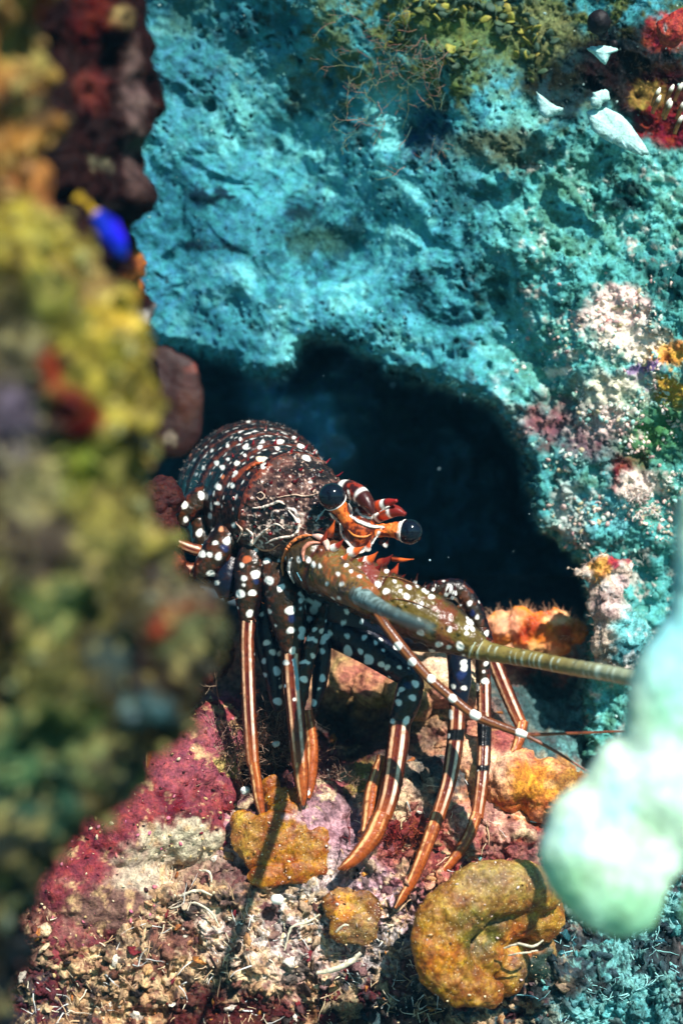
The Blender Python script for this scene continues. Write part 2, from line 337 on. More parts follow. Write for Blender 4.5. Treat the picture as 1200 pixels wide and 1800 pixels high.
# ============================================================ SETTING: reef floor
PINK = lin(165, 85, 110)
fl_ctrl = [(-200,1900,-200),(100,1900,-190),(400,1900,-200),(700,1900,-150),(1000,1900,-160),(1300,1900,-200),
  (60,1700,-120),(250,1700,-110),(450,1700,-110),(600,1720,-60),(800,1750,-40),(1000,1760,-60),(1200,1760,-80),
  (250,1600,-60),(400,1600,-70),(550,1600,-80),(680,1600,-70),(800,1600,-10),(1000,1600,40),(1200,1600,40),
  (250,1480,20),(400,1480,-20),(530,1450,-40),(640,1500,-50),(740,1560,-60),(800,1450,0),(900,1480,40),(1050,1450,120),
  (250,1350,90),(350,1300,110),(430,1330,170),(480,1270,230),(540,1390,10),(600,1400,20),(600,1300,330),(640,1240,360),(570,1230,330),(700,1400,20),(760,1380,30),
  (700,1180,230),(760,1200,190),(820,1250,160),(740,1290,170),(860,1350,80),(950,1360,110),(940,1420,80),(880,1300,140),
  (960,1260,330),(1050,1250,330),(1050,1320,300),(980,1190,420),(850,1160,360),(900,1120,430),(1000,1110,440),(780,1130,400),(650,1120,420),
  (350,1180,300),(450,1150,380),(550,1120,450),(1150,1200,300),(1250,1300,200),(800,1040,800),(500,1040,800),(1050,1040,700),(200,1100,500),(-100,1300,200)]
def build_floor():
    xs = np.arange(-300, 1500, 2.1); ys = np.concatenate([np.arange(1010, 1920, 2.1), np.arange(1921, 2500, 6)])
    X, Y = np.meshgrid(xs, ys)
    d = ctrl(X, np.minimum(Y, 1930), fl_ctrl, p=3.4, soft=26)
    d = d - np.clip(Y-1900, 0, None)*0.6
    d = d+sst(1100, 1020, Y)*500
    P2 = np.stack([X, Y, d], -1); V = W(P2); N = -gnormals(V); N *= np.sign((N*-V).sum(-1, keepdims=True))
    q = P2
    h = fbm(q, 110, 4, .55, 11)*26+fbm(q, 34, 5, .65, 17)*12
    rub = sst(1500, 1600, Y+fbm(q, 90, 3)*60+np.abs(X-250)*0.12)
    h += rub*(sst(.6, .05, vor(q+fbm(q, 26, 4, .65)[..., None]*34, 52, 5))*26+fbm(q, 24, 4, .7, 211)*14+sst(.55, .1, vor(q, 13, 6))*6-6)
    h += sst(.5, .1, vor(q, 11, 15))*3+fbm(q, 9, 3, .7, 25)*3.5
    V = V+N*(h*U)[..., None]; Pf = unW(V)
    n1 = fbm(Pf, 70, 5, .62, 101); n2 = fbm(Pf, 18, 4, .65, 107); n4 = fbm(Pf, 34, 4, .65, 103)
    mix = lambda c, cc, k: c+(np.asarray(cc)-c)*np.clip(k, 0, 1)[..., None]
    c = np.broadcast_to(lin(150, 105, 90), V.shape).copy()
    wx = fbm(q, 50, 4, .65, 113)*60; wy = fbm(q, 50, 4, .65, 119)*60
    pt = [(250,1420,240,200,lin(150,70,82),.3),(380,1300,90,80,lin(190,85,110),.3),(120,1500,120,120,lin(130,48,58),.3),
          (560,1480,200,140,lin(196,150,160),.4),(600,1640,150,110,lin(210,166,180),.5),(460,1330,90,110,lin(75,38,34),.4),(600,1320,80,110,lin(50,44,44),.4),  # darkest patch paints the shade of the recess behind the legs
          (570,1360,50,50,lin(150,80,85),.4),(620,1370,28,30,lin(160,135,70),.4),
          (700,1200,150,60,lin(200,160,110),.35),(800,1160,90,50,lin(235,200,165),.35),(740,1290,110,40,lin(120,95,75),.5),(860,1300,90,60,lin(205,135,110),.5),
          (860,1370,130,80,lin(225,150,100),.4),(950,1390,90,60,lin(205,130,45),.4),(760,1370,60,60,lin(60,80,85),.4),(700,1400,60,40,lin(225,185,150),.4),
          (1000,1250,130,100,lin(48,90,92),.35),(900,1210,120,25,lin(60,85,85),.5),(960,1170,90,20,lin(160,95,80),.5),(940,1120,120,40,lin(235,170,130),.5),  # dark teal patch carries the foreground sponge's shade in its colour
          (880,1470,130,55,lin(140,28,35),.4),(760,1500,90,60,lin(180,90,80),.4),(860,1450,60,35,lin(215,160,140),.4),(720,1450,30,45,lin(130,50,45),.4),
          (900,1540,120,40,lin(190,120,110),.5),(680,1700,90,90,lin(200,190,185),.5),(640,1770,110,60,lin(22,38,48),.4),
          (330,1650,260,110,lin(200,165,130),.4),(200,1740,170,70,lin(196,158,120),.5),(400,1780,120,40,lin(110,30,30),.4),(480,1600,150,90,lin(235,225,215),.5),(330,1560,120,60,lin(225,195,155),.5),(400,1560,100,50,lin(120,90,85),.5),
          (1000,1720,260,110,lin(24,66,74),.4),(1080,1790,110,40,lin(90,170,172),.5),(860,1760,70,60,lin(70,100,110),.4),(60,1780,110,80,lin(15,18,45),.4),(620,1790,140,40,lin(18,30,38),.4),(1150,1600,120,80,lin(20,55,65),.4)]  # teal rubble at right painted darker for the foreground sponge's shade
    for p in pt:
        x, y, rx, ry, cc = p[:5]; so = p[5]
        dd = np.sqrt(((X+wx-x)/rx)**2+((Y+wy-y)/ry)**2); c = mix(c, cc, (1-sst(1-so, 1+so, dd))*.95)
    warm = sst(1060, 900, X)
    c = mix(c, lin(225, 190, 145), rub*warm*sst(.02, .22, n2*.6+n4*.6)*.75); c = mix(c, lin(96, 24, 30), rub*warm*sst(.05, .22, -n4*.8+n1*.4)*.8); c = mix(c, lin(150, 90, 45), rub*warm*sst(.1, .25, n4-n2*.5)*.5)
    c = mix(c, lin(30, 34, 34), rub*sst(.08, .26, -n2*.6-n1*.6)*.85); bl = np.sqrt(((X+wx-400)/120)**2+((Y+wy*.5-1785)/48)**2); c = mix(c, lin(70, 12, 14), (1-sst(.6, 1.2, bl))*.9)
    c = mix(c, lin(228, 200, 160), (1-rub)*warm*sst(.22, .34, n4+n2*.4)*sst(1240, 1400, Y)*.8)
    c = mix(c, lin(90, 30, 35), (1-rub)*warm*sst(.22, .4, -n4+n1*.3)*.6)
    c = mix(c, lin(130, 205, 200), (1-warm)*sst(.1, .3, n2+n1)*.6)
    c = mix(c, lin(35, 28, 26), sst(.25, .45, n2-n1*.3)*.5)
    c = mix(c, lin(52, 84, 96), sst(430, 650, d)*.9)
    global flV, flN, flC, flP
    flV, flN, flC, flP = V, N, c, Pf
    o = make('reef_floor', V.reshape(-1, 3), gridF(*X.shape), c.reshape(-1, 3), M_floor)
    tag(o, 'uneven reef floor crusted in pink, amber and cream growth', kind='structure')
build_floor()
def seabed():
    V = np.array([(-3, -1.5, -0.42), (3, -1.5, -0.42), (3, 3, -0.42), (-3, 3, -0.42)], float)
    n = 60; g = np.linspace(0, 1, n); A, B = np.meshgrid(g, g); P = np.stack([-3+6*A, -1.5+4.5*B, A*0-0.45], -1)
    P[..., 2] += fbm(P, .5, 4, .5, 3)*.05
    c = np.broadcast_to(lin(90, 120, 115), P.shape)
    tag(make('seabed', P.reshape(-1, 3), gridF(n, n), c.reshape(-1, 3), M_wall), 'sandy seabed below the reef', kind='structure')
seabed()

# ------------------------------------------------------------ loose cover on wall and floor
def pick(P, n, wfun):
    w_ = np.clip(wfun(P), 0, None).ravel(); w_ /= w_.sum(); return rng.choice(w_.size, n, p=w_)
def wall_cover():
    V = wallV.reshape(-1, 3); N = wallN.reshape(-1, 3); c = wallC.reshape(-1, 3); P = wallP.reshape(-1, 3); sd = wall_ins.ravel()
    inside = (P[:, 0] > -150) & (P[:, 0] < 1400) & (P[:, 1] > -150)
    cl = sst(.45, .7, vn(P/55, 3))
    i = pick(P, 11000, lambda p: inside*(sd > -14)*(0.15+cl*1.0+sst(850, 1050, P[:, 0])*.7))
    sz = (.9+rng.random(len(i))**4*3.8)*U
    cc = c[i]*(0.75+rng.random((len(i), 1))*.5)
    k = rng.random(len(i)) < .05; cc[k] = lin(190, 225, 220)
    tag(crumbs('sediment_crumbs', V[i], N[i], cc, sz, M_crumb, .8, .2), 'fine crumbly sediment grains clinging to the reef wall', 'sediment', kind='stuff')
    # short fuzz on the wall, more on the upper right and along the overhang rim
    i = pick(P, 14000, lambda p: inside*(sd > -10)*(.15+sst(170, 30, P[:, 1])*sst(600, 700, P[:, 0])*3+sst(25, 0, sd)*3+sst(420, 150, P[:, 1])*sst(520, 800, P[:, 0])*1.6+sst(900, 1050, P[:, 0])*.8))
    cc = c[i]*(.8+rng.random((len(i), 1))*.6)
    tag(strands('wall_turf', V[i], N[i], cc, (5+rng.random(len(i))**2*20)*U, (.35+rng.random(len(i))*.4)*U, M_strand, .8, 5), 'short fuzzy turf of fine filaments on the reef wall', 'algae turf', kind='stuff')
    # yellow green leafy turf at the top
    i = pick(P, 420, lambda p: inside*sst(150, 60, P[:, 1]-np.clip(P[:, 0]-760, -300, 200)*.1)*sst(640, 760, P[:, 0])*sst(1010, 900, P[:, 0])*sst(.4, .6, vn(P/40, 5)))
    pal = np.array([lin(88, 98, 50), lin(66, 92, 66), lin(150, 145, 62), lin(52, 78, 62)]); cc = pal[rng.integers(0, 4, len(i))]
    tag(crumbs('leafy_turf', V[i], N[i], cc, (5+rng.random(len(i))*8)*U, M_crumb, .3, .9, True), 'olive and yellow leafy algae along the top of the wall', 'algae', kind='stuff')
wall_cover()
def wall_crust():
    V = wallV.reshape(-1, 3); N = wallN.reshape(-1, 3); P = wallP.reshape(-1, 3); sd = wall_ins.ravel()
    i = pick(P, 1700, lambda p: (sd > 0)*(P[:, 0] < 1260)*sst(900, 1020, P[:, 0]+fbm(P, 60, 2)*60)*sst(470, 560, P[:, 1])*sst(1040, 900, P[:, 1])*sst(.47, .6, vn(P/42, 57)))
    pal = np.array([lin(245, 232, 215), lin(238, 205, 190), lin(190, 215, 200), lin(150, 200, 190), lin(225, 215, 200), lin(190, 175, 140), lin(205, 165, 160)])
    tag(crumbs('crust_nubs', V[i], N[i], pal[rng.integers(0, 7, len(i))], (1.0+rng.random(len(i))**2.5*6)*U, M_crumb, .7, .15, True, .3), 'cream, pink and ochre crusty nubs on the right of the reef wall', 'crust', kind='stuff')
wall_crust()
def floor_cover():
    V = flV.reshape(-1, 3); N = flN.reshape(-1, 3); c = flC.reshape(-1, 3); P = flP.reshape(-1, 3)
    inside = (P[:, 0] > -100) & (P[:, 0] < 1300) & (P[:, 1] < 1850)
    rub = sst(1480, 1620, P[:, 1]+fbm(P, 90, 3)*70+np.abs(P[:, 0]-250)*.1)
    i = pick(P, 4200, lambda p: inside*(.12+rub*1.6+sst(.55, .7, vn(P/40, 8))*.5)*sst(1090, 1150, P[:, 1]))
    sz = (1.0+rng.random(len(i))**3*13)*U
    cool = P[i, 0] > 900+rng.normal(size=len(i))*60
    pal = np.array([lin(235, 205, 165), lin(190, 140, 95), lin(120, 34, 40), lin(40, 32, 30), lin(240, 225, 205), lin(190, 120, 60), lin(110, 70, 60)])
    palc = np.array([lin(90, 170, 172), lin(40, 95, 105), lin(14, 40, 50), lin(130, 190, 182)])
    r = rng.random(len(i)); cc = c[i]*(.6+rng.random((len(i), 1))*.8); own = r < .22
    pp = np.where(cool[:, None], palc[rng.integers(0, 4, len(i))], pal[rng.integers(0, 7, len(i))]); cc[own] = pp[own]
    tag(crumbs('coral_rubble', V[i], N[i], cc, sz, M_floor, .45, .1, True, .5), 'cream and rusty shell grit and coral rubble strewn over the floor', 'rubble', kind='stuff')
    i = pick(P, 5000, lambda p: inside*(.3+sst(1330, 1200, P[:, 1])*1.5)*sst(1090, 1140, P[:, 1]))
    cc = c[i]*(.8+rng.random((len(i), 1))*.7)
    tag(strands('floor_turf', V[i], N[i], cc, (5+rng.random(len(i))**2*16)*U, (.3+rng.random(len(i))*.35)*U, M_strand, .7, 5), 'fuzzy filaments growing over the reef floor', 'algae turf', kind='stuff')
floor_cover()
def filaments():
    V = flV.reshape(-1, 3); N = flN.reshape(-1, 3); P = flP.reshape(-1, 3)
    i = pick(P, 900, lambda p: (P[:, 0] > 30)*(P[:, 0] < 1200)*(P[:, 1] < 1830)*(sst(1480, 1600, P[:, 1])*.9+.12)*sst(1250, 1350, P[:, 1])*sst(.42, .6, vn(P/60, 31)))
    pal = np.array([lin(245, 230, 200), lin(235, 205, 165), lin(205, 170, 130), lin(225, 225, 220)]); cc = pal[rng.integers(0, 4, len(i))]
    cool = P[i, 0] > 900; cc[cool] = lin(150, 215, 215)
    T = rng.normal(size=(len(i), 3)); n = N[i]*np.sign((N[i]*-V[i]).sum(1, keepdims=True)); T -= (T*n).sum(1, keepdims=True)*n; T /= np.linalg.norm(T, axis=1, keepdims=True)
    tag(strands('cream_filaments', V[i]+n*2*U, T+n*.12, cc, (12+rng.random(len(i))**2*34)*U, (.7+rng.random(len(i))*1.1)*U, M_strand, .45, 7), 'cream coloured filaments and tube bits tangled over the rubble', 'filaments', kind='stuff')
filaments()

# ============================================================ boulders and growths
def rockthing(name, spheres, base, patches, label, cat, mat, voxel=5, smooth=5, amp=(16, 60, 8, 18), seed=0, warp=30, wsize=60, speckle=0.0, speckcol=None, crumb=0):
    V, N, F = blob(spheres, voxel, smooth); P = unW(V)
    k = (V[:, 1]/D0)
    h = fbm(P, amp[1], 4, .6, seed)*amp[0]+fbm(P, amp[3], 4, .62, seed+5)*amp[2]
    V = V+N*(h*U*k)[:, None]
    c = paint(P, base, patches, seed, warp, wsize)*(.68 if name == 'foreground_rock' else .55 if name in ('maroon_rock', 'red_plate_sponge') else 1)
    if speckle:
        n = sst(.16, .32, fbm(P, 26, 4, .65, seed+8)); c += (np.asarray(speckcol)-c)*(n*speckle)[:, None]
    o = make(name, V, F, c, mat); tag(o, label, cat)
    return o, V, N, c
# pink crusted boulder, lower left
o, V, N, c = rockthing('boulder', [(150,1560,10,110),(230,1460,40,110),(300,1380,80,100),(345,1330,110,80),(370,1290,130,60),(110,1650,-20,95),(230,1580,0,90),(330,1450,30,75),(385,1400,40,35)],
    lin(132, 52, 60), [(380,1320,60,60,lin(158,82,96)),(330,1480,70,50,lin(205,190,160)),(260,1550,80,60,lin(195,175,150)),(140,1450,60,90,lin(128,42,52)),(200,1610,110,50,lin(120,85,75)),
    (330,1340,60,60,lin(150,70,80)),(350,1430,22,20,lin(90,30,35)),(300,1420,24,36,lin(110,20,35)),(400,1350,20,22,lin(190,165,100))], 'crimson pink crusted boulder left below the striped legs', 'boulder', M_floor, 4, 4, (16, 60, 7, 16), 31, 34, 40, .8, lin(205, 165, 120))
i = rng.choice(len(V), 1600); i = i[(V[i]@np.array([0, -1, .3]) > -2)]
pal = np.array([lin(225, 205, 170), lin(190, 160, 110), lin(110, 25, 40), lin(60, 30, 32), lin(200, 110, 130)])
tag(crumbs('boulder_grit', V[i], N[i], pal[rng.integers(0, 5, len(i))], (1+rng.random(len(i))**3*5)*U, M_crumb, .6, .2), 'pale grit and shell bits stuck on the pink boulder', 'grit', kind='stuff')
# cream ridge behind the big leg
o, V, N, c = rockthing('rock_ledge', [(610,1190,260,34),(660,1205,240,42),(720,1215,200,46),(770,1200,190,48),(820,1220,170,42),(780,1150,250,30),(730,1235,170,34)],
    lin(200, 165, 112), [(800,1160,80,45,lin(240,205,170)),(640,1190,50,30,lin(190,120,95)),(780,1240,60,25,lin(200,130,110)),(700,1240,60,20,lin(140,120,70))], 'cream brown lumpy ledge crossing behind the lobster legs', 'rock', M_floor, 3.5, 4, (9, 40, 5, 14), 44, 14, 30, .35, lin(130, 100, 50))
# peach rock, right of the far legs
rockthing('rock', [(840,1350,110,50),(900,1370,100,60),(960,1390,90,58),(1010,1410,100,50),(880,1310,120,38),(820,1310,110,24)],
    lin(222, 150, 105), [(950,1380,60,40,lin(205,130,40)),(860,1330,50,40,lin(235,180,145)),(910,1420,60,20,lin(205,110,50)),(900,1300,50,25,lin(170,90,80)),(1000,1380,40,40,lin(150,100,40))], 'peach and amber crusted rock right of the hindmost leg tips', 'rock', M_floor, 4, 4, (12, 50, 6, 15), 53, 22, 34, .5, lin(240, 190, 120))
# orange sponge
o, V, N, c = rockthing('orange_sponge', [(880,1105,310,30),(915,1098,300,30),(945,1108,290,32),(980,1102,300,30),(1010,1112,310,22),(930,1130,290,28),(980,1130,290,24)],
    lin(228, 120, 40), [(880,1095,40,24,lin(238,165,120)),(985,1085,30,12,lin(240,180,130)),(935,1105,22,20,lin(190,80,20)),(985,1110,15,15,lin(180,85,25)),(930,1145,50,12,lin(235,160,100))], 'bright orange lumpy sponge at the back mouth of the den', 'sponge', M_sponge, 3.5, 4, (9, 26, 4, 9), 61, 10, 20)
i = rng.choice(len(V), 500); m_ = N[i, 2] > .2; i = i[m_]
tag(strands('sponge_fuzz', V[i], N[i]*[1, 1, 1.5], np.broadcast_to(lin(235, 185, 150), (len(i), 3)), (6+rng.random(len(i))**2*20)*U, np.full(len(i), .5)*U, M_strand, .5, 4), 'pale hairs standing on the orange sponge', 'hairs', kind='stuff')
# coral stump
o, V, N, c = rockthing('coral_stump', [(1060,1000,170,30),(1085,1005,180,26),(1065,1040,170,28),(1075,1080,160,30),(1070,1120,160,34),(1110,1120,170,36),(1030,1008,160,10),(1012,1006,155,7),(998,1000,152,4),(1090,1150,170,38),(1070,1020,175,22),(1062,1060,172,24),(1072,1100,164,28)],
    lin(205, 180, 160), [(1060,1000,22,22,lin(215,150,70)),(1085,985,16,14,lin(170,50,60)),(1065,1060,22,28,lin(190,160,150)),(1120,1110,40,60,lin(110,190,190)),(1095,1030,14,14,lin(220,190,185)),(1140,1040,30,50,lin(95,160,130)),(1100,1150,40,20,lin(60,120,125))], 'knobbly coral stump with an orange top and a side snag', 'coral', M_floor, 3, 4, (17, 36, 8, 12), 71, 12, 22, .5, lin(235, 230, 225))
i = rng.choice(len(V), 500)
tag(strands('stump_fuzz', V[i], N[i], c[i], (4+rng.random(len(i))**2*14)*U, np.full(len(i), .5)*U, M_strand, .7, 4), 'short fuzz on the coral stump', 'hairs', kind='stuff')
# amber algae / tunicate lobes
SILT = []
def amber(spheres, label, seed, base=lin(190, 125, 35), patches=(), voxel=3, amp=(9, 42, 2.2, 11), mat=None, grp='amber brown algae lobes on the floor'):
    o, V, N, c = rockthing('amber_alga', spheres, base, list(patches), label, 'alga', mat or M_alga, voxel, 6, amp, seed, 20, 35, .45, lin(200, 150, 80))
    o['group'] = grp; i = np.where(N[:, 1] < -.1)[0]; i = rng.choice(i, 130); SILT.append((V[i], N[i])); return o, V, N, c
def arc(pts, r, n, flat=(1, 1, .6), rr=None):
    q = spline([(*p, r if rr is None else rr[k]) for k, p in enumerate(pts)], 14); return [(*a, *flat) for a in q]
amber(arc([(945,1565,-90),(900,1558,-120),(840,1570,-140),(785,1620,-150),(775,1680,-150),(810,1730,-140),(860,1748,-120)], 50, 8, (1, 1, .62), [44,50,54,54,52,42,28])+[(850,1615,-90,62,1,1,.7),(830,1670,-95,60,1,1,.7),(900,1600,-80,56,1,1,.7),(880,1700,-70,54,1,1,.7),(945,1610,-60,48,1,1,.7),(940,1680,-30,44,1,1,.6)],
    'largest amber lobe, a curled kidney shape at the lower right', 81, lin(150, 98, 32), [(960,1700,50,50,lin(40,60,50),.5),(915,1640,26,22,lin(60,40,14),.5),(900,1655,50,30,lin(205,120,45)),(850,1640,40,50,lin(95,85,30),.6),(760,1680,40,50,lin(200,130,30),.5),(880,1540,100,40,lin(150,120,65),.6)])  # dark brown patch paints the shade inside the curl's hollow
amber([(478,1385,0,20,1,1.3,.3),(492,1410,-12,30,1,1,.3),(516,1398,-8,18,1,1,.3),(500,1436,-28,32,1,1,.25),(488,1490,-44,66,1,1,.2),(438,1472,-36,36,1,1.2,.2),(545,1498,-54,34,1,1.2,.2),(560,1470,-48,18,1,1,.3),(528,1535,-62,30,1.1,.7,.25),(470,1542,-62,34,1.2,.6,.25),(424,1448,-26,20,1,1.2,.3),(566,1528,-60,13,1,1,.3)],
    'many lobed amber frond under the second striped leg', 87, lin(160, 92, 16), [(535,1440,30,26,lin(170,120,110)),(540,1470,22,50,lin(150,95,25)),(430,1470,30,40,lin(175,125,50)),(520,1440,20,16,lin(190,150,150))])
amber([(600,1590,-80,34,1,1,.2),(640,1600,-82,34,1,1.1,.2),(612,1630,-88,34,1,1,.2),(640,1640,-88,26,1,1,.2)],
    'small rounded amber patch between the leg tips and rubble', 91, lin(124, 74, 24), [(630,1640,30,30,lin(130,100,60)),(610,1590,22,18,lin(205,130,40))])
sv_, sn_ = np.vstack([a for a, b in SILT]), np.vstack([b for a, b in SILT]); pal = np.array([lin(230, 205, 165), lin(180, 130, 70), lin(90, 60, 30), lin(215, 190, 180)])
tag(crumbs('silt_flecks', sv_, sn_, pal[rng.integers(0, 4, len(sv_))], (.7+rng.random(len(sv_))**3*3.4)*U, M_crumb, .5, .1), 'silt flecks and grit settled on the amber algae', 'silt', kind='stuff')
# pale green sponge in the right foreground
SPD = -900
sp = [(x, y, SPD, r, 1, 1, .75) for x, y, r in [(1052,1510,104),(1075,1548,98),(1040,1462,84),(1012,1500,70),(1090,1580,74),(1110,1480,96),(1100,1420,92),(1130,1380,100),(1085,1395,60)]]
sp += [(x, y, SPD-10, r, 1, 1, .7) for x, y, _, r in spline([(1180,1380,0,105),(1196,1290,0,106),(1206,1220,0,110),(1232,1150,0,86),(1250,1080,0,76),(1256,1000,0,78),(1272,920,0,90),(1310,840,0,95)], 26)]
sp += [(1300,1400,SPD,130,1,1,.7),(1320,1250,SPD,150,1,1,.7),(1250,1600,SPD+10,58),(1290,1660,SPD,60),(1240,1450,SPD,84),(1400,1500,SPD,150),(1420,1100,SPD,150)]
o, V, N, c = rockthing('pale_sponge', sp,
    lin(214, 244, 214), [(1010,1470,30,40,lin(190,240,235),.8),(1080,1420,26,60,lin(185,240,235),.8),(1150,1620,60,40,lin(140,205,165),.8),(1180,1280,50,120,lin(165,225,185),.8),(1090,1600,60,50,lin(165,225,180),.8),(1190,1100,90,110,lin(150,222,222),.8),(1000,1560,50,60,lin(170,225,175),.8),(1130,1480,40,50,lin(190,232,190),.8),(1160,1350,60,50,lin(225,245,235),.8)],
    'pale mint green lobed sponge in the right foreground', 'sponge', M_sponge, 6, 16, (8, 80, 2, 22), 95, 20, 60)
# small side lobe of the same colour at the far right
# ---------------- left foreground rock
LY = lin(160, 145, 52); LO = lin(185, 125, 60); LR = lin(120, 18, 14); LG = lin(110, 125, 45); LT = lin(70, 100, 80)
FD = -1180
edge = [(-250,150),(-120,110),(0,96),(110,100),(220,92),(320,96),(400,118),(470,170),(540,225),(600,262),(660,280),(730,284),(800,282),(870,284),(940,284),(1000,298),(1050,330),(1100,372),(1150,392),(1200,372),(1250,318),(1310,262),(1370,205),(1430,150),(1500,95),(1570,62),(1650,45),(1730,35),(1820,30),(1920,10)]
rows = []
for y_, e_ in edge:
    r_ = 62 if e_ > 330 else 78
    rows += [(e_-r_+random.uniform(-6, 6), y_, r_), (e_-r_-95, y_+30, 120), (e_-r_-230, y_, 150), (e_-r_-400, y_, 170)]
o, V, N, c = rockthing('foreground_rock', [(x, y, FD+(60 if r < 100 else 0), r, 1, 1, .8) for x, y, r in rows], lin(62, 54, 26),
    [(30,120,90,120,LO,.5),(60,60,50,60,lin(150,140,70),.5),(50,190,30,40,lin(70,60,40),.4),(20,280,60,60,LO,.5),(80,330,60,60,lin(175,110,60),.5),(100,40,40,60,lin(140,60,25),.5),(10,400,70,40,LY,.5),
     (80,450,80,50,LY,.5),(180,560,90,60,LY,.5),(220,700,70,110,LY,.4),(210,560,40,30,lin(200,160,50),.5),(100,540,60,50,lin(125,130,50),.6),(40,600,60,60,lin(110,106,76),.5),(110,660,28,60,LR,.3),(145,730,22,40,LR,.3),(20,760,70,80,lin(95,85,100),.5),
     (215,770,20,26,lin(25,30,12),.4),(150,840,70,60,lin(130,140,42),.5),(60,860,60,60,lin(150,145,100),.5),(50,960,80,60,lin(70,60,50),.5),(230,920,70,60,lin(140,130,60),.5),(180,1000,60,60,lin(120,115,60),.6),
     (90,1060,60,50,lin(95,112,62),.5),(60,1180,60,60,lin(112,112,58),.5),(260,1020,60,50,lin(50,52,42),.5),(290,1095,45,30,LR,.35),(320,1050,60,26,lin(105,92,76),.5),(340,1130,40,30,lin(100,108,70),.5),(260,1170,40,50,lin(50,25,20),.5),
     (210,1150,40,50,lin(52,66,62),.5),(250,1240,36,22,lin(80,120,125),.4),(340,1190,60,50,lin(52,46,34),.5),(120,1260,60,50,lin(66,82,40),.5),(150,1330,60,40,lin(150,175,110),.5),(30,1320,50,60,lin(85,130,85),.5),(60,1420,70,60,lin(45,80,60),.5),(30,1560,70,120,lin(22,36,30),.5),(200,1320,60,60,lin(34,48,42),.5),(20,1750,80,140,lin(16,28,36),.5),(160,480,40,60,lin(120,90,50),.5)],
    'blurred yellow green algae covered rock filling the left foreground', 'rock', M_fore, 7, 5, (70, 130, 34, 46), 121, 40, 70, .4, lin(175, 160, 95))
i = rng.choice(len(V), 2600); i = i[N[i, 1] < .3]
pal = np.array([lin(190, 180, 100), lin(110, 120, 50), lin(30, 26, 18), lin(160, 180, 145), lin(90, 34, 22), lin(35, 40, 24)])
cc = .7*c[i]+.2*pal[rng.integers(0, 6, len(i))]
tag(crumbs('rock_tufts', V[i], N[i], cc, (4+rng.random(len(i))**2*16)*U*.55, M_crumb, .6, .4, True), 'knobbly algae tufts all over the left foreground rock', 'algae', kind='stuff')
# dark maroon rock behind it, top left
o, V, N, c = rockthing('maroon_rock', [(90,-40,-640,90),(95,60,-640,90),(95,150,-640,90),(95,240,-640,90),(100,330,-640,90),(110,430,-640,90),(200,120,-610,66),(205,220,-610,64),(195,330,-600,62),(190,10,-610,70),(150,-60,-634,110),(170,60,-615,95),(180,170,-596,88),(170,280,-596,82),(150,380,-596,78),(165,470,-538,80),(185,560,-500,80),(190,660,-500,80),(240,470,-346,26),(240,540,-346,30),(200,-100,-634,80)],
    lin(40, 4, 4), [(235,200,18,120,lin(120,95,90),.6),(210,30,26,16,lin(165,140,90),.5),(165,150,30,34,lin(130,60,50),.6),(250,470,22,40,lin(200,120,60),.5),(190,240,26,60,lin(40,4,6),.5),(180,290,16,14,lin(120,115,90),.4),(245,260,14,14,lin(70,85,70),.4),(255,560,12,12,lin(215,205,200),.4),(160,20,40,50,lin(90,8,10),.5),(205,380,40,30,lin(20,4,6),.5)],
    'dark maroon sponge crusted rock behind the yellow rock, top left', 'rock', M_fore, 6, 6, (30, 80, 16, 30), 141, 16, 40)
# rust red plate sponge peeping out
rockthing('red_plate_sponge', [(305,705,-480,56,1,1.4,.3),(302,740,-480,56,1,1.2,.3),(308,665,-480,46,1,1,.3),(280,700,-480,60,1,1.6,.3)],
    lin(58, 17, 9), [(335,650,14,8,lin(130,60,50)),(300,770,12,14,lin(150,130,110)),(330,700,20,40,lin(78,24,14))], 'rust red plate sponge edge beside the den opening', 'sponge', M_sponge, 4, 8, (4, 50, 1, 16), 151, 8, 30)
# dark red growth under the rock, left of the lobster legs
rockthing('red_sponge', [(270,930,40,46),(280,880,40,40),(290,1010,60,46),(320,1060,80,44),(350,1100,90,40),(370,1150,100,40),(300,1110,80,60),(330,1190,90,50)], lin(58, 12, 8), [(350,1090,20,16,lin(130,60,45)),(300,1000,20,30,lin(120,50,30)),(360,1160,20,20,lin(70,60,40))], 'dark red sponge lump beside the lobster left flank', 'sponge', M_floor, 4, 4, (14, 36, 7, 12), 161)

